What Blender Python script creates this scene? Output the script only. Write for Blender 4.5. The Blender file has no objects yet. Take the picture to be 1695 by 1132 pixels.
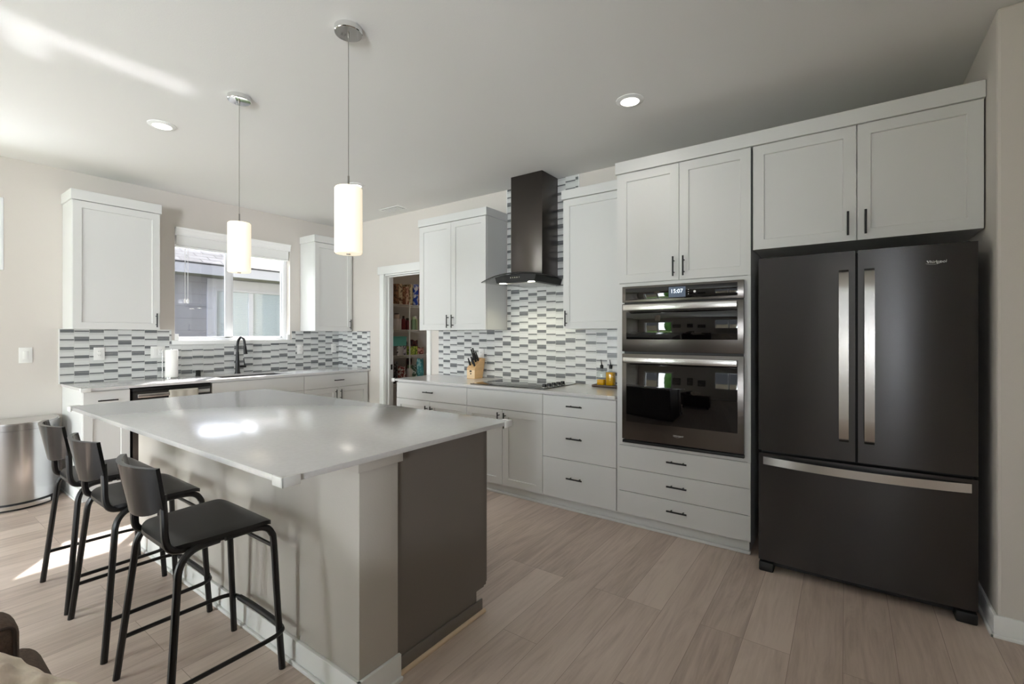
import bpy, bmesh, math, random
from mathutils import Vector, Matrix
random.seed(7)
S = bpy.context.scene
COL = S.collection
PI = math.pi

# ------------------------------------------------------------------ camera
cam_d = bpy.data.cameras.new('camera')
cam = bpy.data.objects.new('camera', cam_d)
COL.objects.link(cam)
cam.location = (5.5292, -3.7486, 1.3236)
cam.rotation_euler = (PI/2, 0, math.radians(35.5675))
cam_d.sensor_width = 36.0
cam_d.lens = 774.17/1695*36.0
cam_d.shift_x = (847.5-847.08)/1695
cam_d.shift_y = (555.18-566.0)/1695
cam_d.clip_start = 0.02
S.camera = cam

# ------------------------------------------------------------------ world, sun, daylight
S.view_settings.view_transform = 'Standard'
S.view_settings.look = 'None'
S.view_settings.gamma = 1.0
S.view_settings.use_curve_mapping = False
S.view_settings.exposure = 0.2
S.cycles.use_denoising = True
S.cycles.max_bounces = 10
S.cycles.diffuse_bounces = 6
S.cycles.glossy_bounces = 5
S.cycles.transmission_bounces = 8
S.cycles.transparent_max_bounces = 16
S.cycles.caustics_reflective = True
S.cycles.caustics_refractive = False
S.cycles.sample_clamp_indirect = 6.0
S.cycles.blur_glossy = 0.5

def lin(c):
    out = []
    for v in c[:3]:
        v = v/255.0
        out.append(v/12.92 if v <= 0.04045 else ((v+0.055)/1.055)**2.4)
    return (out[0], out[1], out[2], 1.0)

world = bpy.data.worlds.new('sky'); S.world = world
world.use_nodes = True
wn = world.node_tree; wn.nodes.clear()
w_out = wn.nodes.new('ShaderNodeOutputWorld'); w_bg = wn.nodes.new('ShaderNodeBackground')
w_sky = wn.nodes.new('ShaderNodeTexSky'); w_sky.sky_type = 'HOSEK_WILKIE'
w_sky.sun_direction = Vector((-0.586, 0.44, 0.68)).normalized(); w_sky.turbidity = 4.0; w_sky.ground_albedo = 0.4
w_mix = wn.nodes.new('ShaderNodeMix'); w_mix.data_type = 'RGBA'
w_mix.inputs['Factor'].default_value = 0.65
w_mix.inputs['B'].default_value = (0.80, 0.84, 0.90, 1)
wn.links.new(w_sky.outputs['Color'], w_mix.inputs['A'])
wn.links.new(w_mix.outputs['Result'], w_bg.inputs['Color'])
w_bg.inputs['Strength'].default_value = 1.2
wn.links.new(w_bg.outputs['Background'], w_out.inputs['Surface'])

def add_light(name, kind, loc, energy, color=(1,1,1), target=None, **kw):
    d = bpy.data.lights.new(name, kind); d.energy = energy; d.color = color
    for k, v in kw.items(): setattr(d, k, v)
    o = bpy.data.objects.new(name, d); COL.objects.link(o); o.location = loc
    if target is not None:
        o.rotation_euler = (Vector(target)-Vector(loc)).to_track_quat('-Z', 'Y').to_euler()
    return o
SUN_DIR = Vector((0.86, -0.645, -1.0))
add_light('sun', 'SUN', (-6, 5, 8), 20.0, (1.0, 0.95, 0.88), target=Vector((-6, 5, 8))+SUN_DIR, angle=math.radians(0.6))
# daylight coming in through the patio door, the living room window and the two windows of the left wall
add_light('patio_daylight', 'AREA', (2.1, -10.7, 2.0), 1600, (0.89, 0.945, 1.0), target=(1.9, -4.0, 1.5), shape='RECTANGLE', size=5.0, size_y=3.6)
add_light('patio_sky', 'AREA', (1.4, -9.0, 4.4), 1800, (0.82, 0.91, 1.0), target=(1.7, -5.4, 0.2), shape='RECTANGLE', size=3.6, size_y=2.4)
add_light('living_daylight', 'AREA', (7.4, -8.1, 0.9), 1100, (0.88, 0.94, 1.0), target=(1.8, -3.2, 2.1), shape='RECTANGLE', size=2.4, size_y=1.4)
add_light('high_window_daylight', 'AREA', (-1.0, -3.7, 1.6), 55, (0.9, 0.95, 1.0), target=(2.0, -3.4, 2.5), shape='RECTANGLE', size=1.6, size_y=0.7)
add_light('kitchen_daylight', 'AREA', (-1.3, -1.28, 3.1), 170, (0.88, 0.94, 1.0), target=(0.4, -1.28, 1.3), shape='RECTANGLE', size=1.6, size_y=1.2)
# added area lamps stand in for sun bounced off the worktop onto the ceiling
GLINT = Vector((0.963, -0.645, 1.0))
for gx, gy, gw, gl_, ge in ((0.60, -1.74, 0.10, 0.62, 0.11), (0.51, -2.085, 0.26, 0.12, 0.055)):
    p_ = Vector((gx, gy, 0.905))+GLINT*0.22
    g_ = add_light('glint_stand_in', 'AREA', p_, ge, (0.94, 0.97, 1.0), shape='RECTANGLE', size=gw, size_y=gl_, spread=math.radians(3.5))
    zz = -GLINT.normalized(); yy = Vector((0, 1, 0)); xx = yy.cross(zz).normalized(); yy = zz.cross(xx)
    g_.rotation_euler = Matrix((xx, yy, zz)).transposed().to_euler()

# ------------------------------------------------------------------ materials
def new_mat(name):
    m = bpy.data.materials.new(name); m.use_nodes = True
    n = m.node_tree; n.nodes.clear()
    o = n.nodes.new('ShaderNodeOutputMaterial'); b = n.nodes.new('ShaderNodeBsdfPrincipled')
    n.links.new(b.outputs['BSDF'], o.inputs['Surface'])
    return m, n, b, o
def N(n, t, **kw):
    x = n.nodes.new(t)
    for k, v in kw.items():
        if hasattr(x, k): setattr(x, k, v)
    return x
def math_node(n, op, a, b=None, c=None):
    x = n.nodes.new('ShaderNodeMath'); x.operation = op
    for i, v in enumerate((a, b, c)):
        if v is None: continue
        if isinstance(v, (int, float)): x.inputs[i].default_value = v
        else: n.links.new(v, x.inputs[i])
    return x.outputs[0]
def pbr(name, rgb, rough=0.5, metal=0.0, noise=0.0, nscale=20, bump=0.0, bscale=200, stretch=None, spec=0.5, coat=0.0, emit=None, estr=0.0, alpha=None):
    m, n, b, o = new_mat(name)
    c = lin(rgb)
    b.inputs['Base Color'].default_value = c
    b.inputs['Roughness'].default_value = rough
    b.inputs['Metallic'].default_value = metal
    b.inputs['Specular IOR Level'].default_value = spec
    if coat: b.inputs['Coat Weight'].default_value = coat; b.inputs['Coat Roughness'].default_value = 0.15; b.inputs['Coat IOR'].default_value = 1.6
    if noise or bump:
        tc = N(n, 'ShaderNodeTexCoord'); mp = N(n, 'ShaderNodeMapping')
        n.links.new(tc.outputs['Object'], mp.inputs['Vector'])
        if stretch: mp.inputs['Scale'].default_value = stretch
    if noise:
        t = N(n, 'ShaderNodeTexNoise'); t.inputs['Scale'].default_value = nscale; t.inputs['Detail'].default_value = 5
        n.links.new(mp.outputs['Vector'], t.inputs['Vector'])
        r = N(n, 'ShaderNodeValToRGB')
        lo = tuple(max(0, v*(1-noise)) for v in c[:3])+(1,); hi = tuple(min(1, v*(1+noise)) for v in c[:3])+(1,)
        r.color_ramp.elements[0].color = lo; r.color_ramp.elements[0].position = 0.3
        r.color_ramp.elements[1].color = hi; r.color_ramp.elements[1].position = 0.7
        n.links.new(t.outputs['Fac'], r.inputs['Fac']); n.links.new(r.outputs['Color'], b.inputs['Base Color'])
    if bump:
        t2 = N(n, 'ShaderNodeTexNoise'); t2.inputs['Scale'].default_value = bscale; t2.inputs['Detail'].default_value = 3
        n.links.new(mp.outputs['Vector'], t2.inputs['Vector'])
        bp = N(n, 'ShaderNodeBump'); bp.inputs['Strength'].default_value = bump; bp.inputs['Distance'].default_value = 0.002
        n.links.new(t2.outputs['Fac'], bp.inputs['Height']); n.links.new(bp.outputs['Normal'], b.inputs['Normal'])
    if emit: b.inputs['Emission Color'].default_value = lin(emit); b.inputs['Emission Strength'].default_value = estr
    return m

def brushed(m, amount=0.8):
    n = m.node_tree; b = [x for x in n.nodes if x.type == 'BSDF_PRINCIPLED'][0]
    t = n.nodes.new('ShaderNodeTangent'); t.direction_type = 'RADIAL'; t.axis = 'Z'
    n.links.new(t.outputs['Tangent'], b.inputs['Tangent']); b.inputs['Anisotropic'].default_value = amount
    b.inputs['Anisotropic Rotation'].default_value = 0.25
    return m
def glass_mat(name, tint=(1,1,1,1), refl=0.06, rough=0.0):
    m = bpy.data.materials.new(name); m.use_nodes = True
    n = m.node_tree; n.nodes.clear()
    o = N(n, 'ShaderNodeOutputMaterial'); mix = N(n, 'ShaderNodeMixShader')
    t = N(n, 'ShaderNodeBsdfTransparent'); t.inputs['Color'].default_value = tint
    g = N(n, 'ShaderNodeBsdfGlossy'); g.inputs['Roughness'].default_value = rough
    f = N(n, 'ShaderNodeLayerWeight'); f.inputs['Blend'].default_value = 0.5
    n.links.new(math_node(n, 'ADD', math_node(n, 'MULTIPLY', math_node(n, 'POWER', f.outputs['Facing'], 5.0), 0.9), 0.035), mix.inputs['Fac'])
    n.links.new(t.outputs['BSDF'], mix.inputs[1]); n.links.new(g.outputs['BSDF'], mix.inputs[2])
    n.links.new(mix.outputs['Shader'], o.inputs['Surface'])
    return m

def floor_mat():
    m, n, b, o = new_mat('plank_floor')
    tc = N(n, 'ShaderNodeTexCoord'); sp = N(n, 'ShaderNodeSeparateXYZ'); cb = N(n, 'ShaderNodeCombineXYZ')
    n.links.new(tc.outputs['Object'], sp.inputs[0])
    n.links.new(sp.outputs['Y'], cb.inputs['X']); n.links.new(sp.outputs['X'], cb.inputs['Y'])
    br = N(n, 'ShaderNodeTexBrick'); br.offset = 0.37; br.offset_frequency = 3; br.squash = 1.0
    n.links.new(cb.outputs[0], br.inputs['Vector'])
    br.inputs['Scale'].default_value = 1.0
    br.inputs['Brick Width'].default_value = 1.5; br.inputs['Row Height'].default_value = 0.178
    br.inputs['Mortar Size'].default_value = 0.0012; br.inputs['Mortar Smooth'].default_value = 0.2
    br.inputs['Color1'].default_value = (0, 0, 0, 1); br.inputs['Color2'].default_value = (1, 1, 1, 1)
    br.inputs['Mortar'].default_value = (0.5, 0.5, 0.5, 1)
    # per-plank value shifts the grain lookup
    add = N(n, 'ShaderNodeVectorMath'); add.operation = 'MULTIPLY_ADD'
    cb2 = N(n, 'ShaderNodeCombineXYZ')
    n.links.new(br.outputs['Color'], cb2.inputs['Z']); n.links.new(br.outputs['Color'], cb2.inputs['X'])
    sc = N(n, 'ShaderNodeVectorMath'); sc.operation = 'SCALE'; sc.inputs['Scale'].default_value = 17.0
    n.links.new(cb2.outputs[0], sc.inputs[0])
    ad = N(n, 'ShaderNodeVectorMath'); ad.operation = 'ADD'
    n.links.new(tc.outputs['Object'], ad.inputs[0]); n.links.new(sc.outputs[0], ad.inputs[1])
    n.nodes.remove(add)
    mp = N(n, 'ShaderNodeMapping'); mp.inputs['Scale'].default_value = (11, 1.1, 1)
    n.links.new(ad.outputs[0], mp.inputs['Vector'])
    g1 = N(n, 'ShaderNodeTexNoise'); g1.inputs['Scale'].default_value = 1.6; g1.inputs['Detail'].default_value = 8; g1.inputs['Roughness'].default_value = 0.62; g1.inputs['Distortion'].default_value = 1.2
    n.links.new(mp.outputs[0], g1.inputs['Vector'])
    mp2 = N(n, 'ShaderNodeMapping'); mp2.inputs['Scale'].default_value = (90, 3.5, 1)
    n.links.new(ad.outputs[0], mp2.inputs['Vector'])
    g2 = N(n, 'ShaderNodeTexNoise'); g2.inputs['Scale'].default_value = 1.0; g2.inputs['Detail'].default_value = 4
    n.links.new(mp2.outputs[0], g2.inputs['Vector'])
    r = N(n, 'ShaderNodeValToRGB'); e = r.color_ramp.elements
    e[0].position = 0.30; e[0].color = lin((166, 149, 137)); e[1].position = 0.68; e[1].color = lin((203, 186, 173))
    x = e.new(0.48); x.color = lin((188, 170, 157))
    gm = math_node(n, 'ADD', math_node(n, 'MULTIPLY', g1.outputs['Fac'], 0.72), math_node(n, 'MULTIPLY', g2.outputs['Fac'], 0.28))
    gs = math_node(n, 'ADD', gm, math_node(n, 'MULTIPLY', math_node(n, 'SUBTRACT', br.outputs['Color'], 0.5), 0.30))
    n.links.new(gs, r.inputs['Fac'])
    mx = N(n, 'ShaderNodeMix'); mx.data_type = 'RGBA'
    n.links.new(br.outputs['Fac'], mx.inputs['Factor']); n.links.new(r.outputs['Color'], mx.inputs['A'])
    mx.inputs['B'].default_value = lin((146, 129, 117))
    n.links.new(mx.outputs['Result'], b.inputs['Base Color'])
    b.inputs['Roughness'].default_value = 0.42
    bp = N(n, 'ShaderNodeBump'); bp.inputs['Strength'].default_value = 0.12; bp.inputs['Distance'].default_value = 0.002
    n.links.new(gm, bp.inputs['Height']); n.links.new(bp.outputs['Normal'], b.inputs['Normal'])
    return m

def tile_mat(name, axis):
    """stacked glass and stone strip mosaic: columns 0.1016 wide, strips of several heights"""
    m, n, b, o = new_mat(name)
    tc = N(n, 'ShaderNodeTexCoord'); sp = N(n, 'ShaderNodeSeparateXYZ')
    n.links.new(tc.outputs['Object'], sp.inputs[0])
    u = math_node(n, 'DIVIDE', sp.outputs[axis], 0.1016)
    ci = math_node(n, 'FLOOR', u); cf = math_node(n, 'FRACT', u)
    wn_ = N(n, 'ShaderNodeTexWhiteNoise'); wn_.noise_dimensions = '1D'
    n.links.new(ci, wn_.inputs['W'])
    P_ = 0.152
    odd = math_node(n, 'MULTIPLY', math_node(n, 'MODULO', math_node(n, 'ABSOLUTE', ci), 2.0), 0.32)
    off = math_node(n, 'ADD', odd, math_node(n, 'MULTIPLY', math_node(n, 'FLOOR', math_node(n, 'MULTIPLY', wn_.outputs['Value'], 6.0)), 0.09))
    v = math_node(n, 'ADD', math_node(n, 'DIVIDE', sp.outputs['Z'], P_), off)
    vi = math_node(n, 'FLOOR', v); vf = math_node(n, 'FRACT', v)
    segs = [(0.0, .36, 'd'), (0.09, .9, 'l'), (0.33, .7, 'm'), (0.46, .2, 'd'), (0.64, .55, 'x'), (0.725, .8, 'l'), (0.915, 1.0, 'm')]
    def ramp(vals):
        r = N(n, 'ShaderNodeValToRGB'); r.color_ramp.interpolation = 'CONSTANT'
        el = r.color_ramp.elements
        el[0].position = 0.0; el[0].color = (vals[0][1],)*3+(1,)
        el[1].position = vals[1][0]; el[1].color = (vals[1][1],)*3+(1,)
        for p, q in vals[2:]:
            x = el.new(p); x.color = (q,)*3+(1,)
        n.links.new(vf, r.inputs['Fac'])
        return r.outputs['Color']
    tone = ramp([(s[0], {'d': 0.0, 'l': 1.0, 'm': 0.80, 'x': 0.5}[s[2]]) for s in segs])
    sid = ramp([(s[0], (i+1)/10.0) for i, s in enumerate(segs)])
    gr = 0.0045
    gv = [(0.0, 1.0)]
    for s in segs[1:]:
        gv += [(s[0]-gr, 0.0) if False else (s[0]-gr, 1.0)]
    # grout mask per strip boundary
    pts = []
    for i, s in enumerate(segs):
        pts.append((max(0.0, s[0]-gr if i else 0.0), 1.0)); pts.append((s[0]+gr, 0.0))
    pts.append((1-gr, 1.0))
    gmask = ramp(pts)
    gcol = math_node(n, 'GREATER_THAN', math_node(n, 'ABSOLUTE', math_node(n, 'SUBTRACT', cf, 0.5)), 0.49)
    grout = math_node(n, 'MAXIMUM', gmask, gcol)
    cv = N(n, 'ShaderNodeCombineXYZ')
    n.links.new(ci, cv.inputs[0]); n.links.new(vi, cv.inputs[1]); n.links.new(sid, cv.inputs[2])
    wn2 = N(n, 'ShaderNodeTexWhiteNoise'); wn2.noise_dimensions = '3D'
    n.links.new(cv.outputs[0], wn2.inputs['Vector'])
    # the odd strip is dark or light at random
    isx = math_node(n, 'LESS_THAN', math_node(n, 'ABSOLUTE', math_node(n, 'SUBTRACT', tone, 0.5)), 0.1)
    rnd = math_node(n, 'GREATER_THAN', wn2.outputs['Value'], 0.35)
    tone2 = math_node(n, 'ADD', math_node(n, 'MULTIPLY', tone, math_node(n, 'SUBTRACT', 1.0, isx)), math_node(n, 'MULTIPLY', isx, rnd))
    marb = N(n, 'ShaderNodeTexNoise'); marb.inputs['Scale'].default_value = 26; marb.inputs['Detail'].default_value = 5; marb.inputs['Distortion'].default_value = 1.5
    mpn = N(n, 'ShaderNodeMapping'); mpn.inputs['Scale'].default_value = (0.6, 0.6, 3.0)
    n.links.new(tc.outputs['Object'], mpn.inputs['Vector']); n.links.new(mpn.outputs[0], marb.inputs['Vector'])
    var = math_node(n, 'ADD', math_node(n, 'MULTIPLY', math_node(n, 'SUBTRACT', wn2.outputs['Value'], 0.5), 0.16), math_node(n, 'MULTIPLY', math_node(n, 'SUBTRACT', marb.outputs['Fac'], 0.5), 0.28))
    fac = math_node(n, 'ADD', tone2, var)
    r = N(n, 'ShaderNodeValToRGB'); e = r.color_ramp.elements
    e[0].position = 0.0; e[0].color = lin((108, 110, 112)); e[1].position = 1.0; e[1].color = lin((212, 213, 211))
    n.links.new(fac, r.inputs['Fac'])
    mx = N(n, 'ShaderNodeMix'); mx.data_type = 'RGBA'
    n.links.new(grout, mx.inputs['Factor']); n.links.new(r.outputs['Color'], mx.inputs['A']); mx.inputs['B'].default_value = lin((196, 195, 190))
    n.links.new(mx.outputs['Result'], b.inputs['Base Color'])
    rg = math_node(n, 'ADD', math_node(n, 'MULTIPLY', grout, 0.45), 0.22)
    n.links.new(rg, b.inputs['Roughness'])
    bp = N(n, 'ShaderNodeBump'); bp.inputs['Strength'].default_value = 0.35; bp.inputs['Distance'].default_value = 0.002; bp.invert = True
    n.links.new(grout, bp.inputs['Height']); n.links.new(bp.outputs['Normal'], b.inputs['Normal'])
    return m

def lap_mat(name, rgb, pitch):
    m, n, b, o = new_mat(name)
    tc = N(n, 'ShaderNodeTexCoord'); sp = N(n, 'ShaderNodeSeparateXYZ'); n.links.new(tc.outputs['Object'], sp.inputs[0])
    f = math_node(n, 'FRACT', math_node(n, 'DIVIDE', sp.outputs['Z'], pitch))
    g = math_node(n, 'LESS_THAN', f, 0.04)
    mx = N(n, 'ShaderNodeMix'); mx.data_type = 'RGBA'; n.links.new(g, mx.inputs['Factor'])
    c = lin(rgb); mx.inputs['A'].default_value = c; mx.inputs['B'].default_value = tuple(v*0.55 for v in c[:3])+(1,)
    n.links.new(mx.outputs['Result'], b.inputs['Base Color']); b.inputs['Roughness'].default_value = 0.7
    return m

def shingle_mat():
    m, n, b, o = new_mat('roof_shingles')
    tc = N(n, 'ShaderNodeTexCoord'); sp = N(n, 'ShaderNodeSeparateXYZ'); cb = N(n, 'ShaderNodeCombineXYZ')
    n.links.new(tc.outputs['Object'], sp.inputs[0])
    n.links.new(sp.outputs['Y'], cb.inputs[0]); n.links.new(sp.outputs['X'], cb.inputs[1])
    br = N(n, 'ShaderNodeTexBrick'); n.links.new(cb.outputs[0], br.inputs['Vector'])
    br.inputs['Scale'].default_value = 1; br.inputs['Brick Width'].default_value = 0.3; br.inputs['Row Height'].default_value = 0.13
    br.inputs['Mortar Size'].default_value = 0.008
    br.inputs['Color1'].default_value = lin((112, 111, 114)); br.inputs['Color2'].default_value = lin((134, 133, 136)); br.inputs['Mortar'].default_value = lin((54, 54, 58))
    n.links.new(br.outputs['Color'], b.inputs['Base Color']); b.inputs['Roughness'].default_value = 0.9
    return m

def ribbed_mat(name, rgb, axis, pitch):
    m, n, b, o = new_mat(name)
    tc = N(n, 'ShaderNodeTexCoord'); sp = N(n, 'ShaderNodeSeparateXYZ'); n.links.new(tc.outputs['Object'], sp.inputs[0])
    f = math_node(n, 'SINE', math_node(n, 'MULTIPLY', sp.outputs[axis], 2*PI/pitch))
    f2 = math_node(n, 'SINE', math_node(n, 'MULTIPLY', sp.outputs['Z'], 2*PI/pitch))
    w = math_node(n, 'MULTIPLY', f, f2)
    r = N(n, 'ShaderNodeValToRGB'); c = lin(rgb)
    r.color_ramp.elements[0].color = tuple(v*0.55 for v in c[:3])+(1,); r.color_ramp.elements[1].color = c
    n.links.new(math_node(n, 'ADD', math_node(n, 'MULTIPLY', w, 0.5), 0.5), r.inputs['Fac'])
    n.links.new(r.outputs['Color'], b.inputs['Base Color']); b.inputs['Roughness'].default_value = 0.95
    return m

def pack_mat(name, base, accent, scale=30, thr=0.55):
    """printed packaging: base colour with accent blotches"""
    m, n, b, o = new_mat(name)
    tc = N(n, 'ShaderNodeTexCoord')
    t = N(n, 'ShaderNodeTexNoise'); t.inputs['Scale'].default_value = scale; t.inputs['Detail'].default_value = 2
    n.links.new(tc.outputs['Object'], t.inputs['Vector'])
    r = N(n, 'ShaderNodeValToRGB'); r.color_ramp.elements[0].position = thr-0.04; r.color_ramp.elements[1].position = thr+0.04
    r.color_ramp.elements[0].color = lin(base); r.color_ramp.elements[1].color = lin(accent)
    n.links.new(t.outputs['Fac'], r.inputs['Fac']); n.links.new(r.outputs['Color'], b.inputs['Base Color'])
    b.inputs['Roughness'].default_value = 0.5
    return m

M = {}
M['wall'] = pbr('warm_wall_paint', (208, 202, 195), 0.75, bump=0.25, bscale=160)
M['ceiling'] = pbr('ceiling_paint', (224, 223, 221), 0.85, bump=0.2, bscale=120)
M['trim'] = pbr('white_trim_paint', (228, 228, 226), 0.45)
M['cab'] = pbr('white_cabinet_paint', (213, 213, 211), 0.42)
M['cab_in'] = pbr('cabinet_core', (205, 204, 200), 0.6)
M['floor'] = floor_mat()
M['tileA'] = tile_mat('strip_tile_window_wall', 'Y')
M['tileB'] = tile_mat('strip_tile_range_wall', 'X')
M['quartz'] = pbr('quartz_top', (205, 203, 202), 0.22, noise=0.03, nscale=60, spec=0.5, coat=0.6)
M['black'] = pbr('black_metal', (14, 14, 15), 0.38, 0.0, spec=0.5)
M['stoolmetal'] = pbr('black_powder_coat', (13, 11, 11), 0.35)
M['stoolplastic'] = pbr('black_gloss_plastic', (8, 8, 9), 0.12, spec=0.22)
M['seatplastic'] = pbr('black_satin_plastic', (17, 17, 18), 0.42)
M['steel'] = pbr('brushed_steel', (196, 196, 197), 0.22, 1.0)
M['blacksteel'] = pbr('black_stainless', (80, 79, 80), 0.27, 1.0)
brushed(M['blacksteel'])
M['ovensteel'] = pbr('oven_stainless', (110, 106, 103), 0.26, 1.0, bump=0.03, bscale=50, stretch=(1, 1, 40))
M['handlesteel'] = pbr('handle_stainless', (208, 206, 204), 0.25, 1.0, bump=0.03, bscale=50, stretch=(1, 1, 30))
M['chrome'] = pbr('chrome', (225, 225, 225), 0.06, 1.0)
M['nickel'] = pbr('brushed_nickel', (150, 146, 140), 0.28, 1.0)
M['blackglass'] = pbr('black_glass', (3, 3, 4), 0.03, 0.0, spec=0.6)
M['hood'] = pbr('hood_black_stainless', (88, 83, 80), 0.30, 1.0)
M['fridgeside'] = pbr('fridge_cabinet_black', (24, 24, 25), 0.45)
M['blackplastic'] = pbr('black_plastic', (16, 16, 17), 0.5)
M['islandgrey'] = pbr('island_taupe_paint', (112, 105, 98), 0.5)
M['islandwall'] = pbr('island_wall_paint', (188, 182, 174), 0.7, bump=0.25, bscale=160)
M['quarter'] = pbr('pale_quarter_round', (214, 190, 160), 0.5)
M['shade'] = pbr('opal_glass_shade', (250, 244, 232), 0.25, emit=(255, 236, 206), estr=0.62)
M['lamp'] = pbr('lamp_diffuser', (255, 255, 255), 0.5, emit=(255, 248, 236), estr=3.0)
M['led'] = pbr('hood_lamp_lens', (255, 255, 255), 0.5, emit=(255, 250, 225), estr=8.0)
M['glass'] = glass_mat('window_glass')
M['hoodglass'] = glass_mat('smoked_glass', tint=(0.86, 0.87, 0.87, 1))
M['screenmesh'] = glass_mat('fine_screen', tint=(0.80, 0.81, 0.84, 1))
M['vinyl'] = pbr('white_vinyl', (236, 237, 240), 0.35)
M['blind'] = pbr('white_blind_slats', (246, 246, 244), 0.5)
M['cord'] = pbr('white_cord', (240, 240, 240), 0.6)
M['plate'] = pbr('white_plate', (232, 231, 228), 0.35)
M['slot'] = pbr('dark_slot', (70, 70, 70), 0.5)
M['bumper'] = pbr('white_soft_bumper', (222, 221, 218), 0.4)
M['knifewood'] = pbr('beech_block', (212, 172, 122), 0.45, noise=0.12, nscale=8, stretch=(1, 1, 6))
M['knifelabel'] = pbr('pale_beech', (232, 204, 164), 0.45, noise=0.06, nscale=8, stretch=(1, 1, 6))
M['screen'] = pbr('oven_screen', (50, 58, 70), 0.2, emit=(96, 108, 124), estr=0.5)
M['digits'] = pbr('screen_digits', (235, 245, 255), 0.3, emit=(235, 245, 255), estr=1.2)
M['logo'] = pbr('logo_silver', (230, 230, 230), 0.25, 0.6)
M['mark'] = pbr('dark_mark', (50, 40, 34), 0.6)
M['sink'] = pbr('dark_sink', (22, 22, 23), 0.35)
M['paper'] = pbr('paper_towel', (240, 238, 234), 0.9, bump=0.4, bscale=90)
M['towel'] = ribbed_mat('waffle_towel', (206, 200, 188), 'Y', 0.012)
M['oil'] = pbr('cooking_oil', (226, 166, 10), 0.08, spec=0.6)
M['bottle'] = glass_mat('bottle_glass', tint=(0.9, 0.93, 0.92, 1))
M['tray'] = pbr('dark_wood_tray', (84, 66, 54), 0.5)
M['wire'] = pbr('white_coated_wire', (226, 222, 212), 0.4)
M['bluesash'] = pbr('neighbour_trim', (160, 160, 168), 0.6)
M['siding'] = lap_mat('grey_lap_siding', (124, 123, 130), 0.2)
M['roof'] = shingle_mat()
M['gutter'] = pbr('dark_drip_edge', (50, 50, 54), 0.6)
M['soffit'] = pbr('soffit', (120, 116, 112), 0.8)
M['nblind'] = ribbed_mat('neighbour_blinds', (150, 160, 168), 'Z', 0.05)
M['grass'] = pbr('lawn', (96, 120, 66), 0.95, noise=0.25, nscale=3)
M['leaf'] = pbr('conifer_leaf', (78, 128, 52), 0.8, noise=0.35, nscale=14)
M['bark'] = pbr('bark', (92, 74, 58), 0.9)
M['fence'] = pbr('grey_fence_boards', (150, 140, 130), 0.85, noise=0.1, nscale=4)
M['sofa'] = pbr('brown_chenille', (88, 72, 61), 0.95, noise=0.22, nscale=120, bump=0.9, bscale=260)
M['piping'] = pbr('dark_piping', (58, 46, 39), 0.9)
M['fleece'] = pbr('cream_fleece', (240, 222, 204), 1.0, noise=0.22, nscale=16, bump=1.0, bscale=120)
M['print'] = pbr('framed_print', (120, 112, 104), 0.5, noise=0.5, nscale=6)

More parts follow.
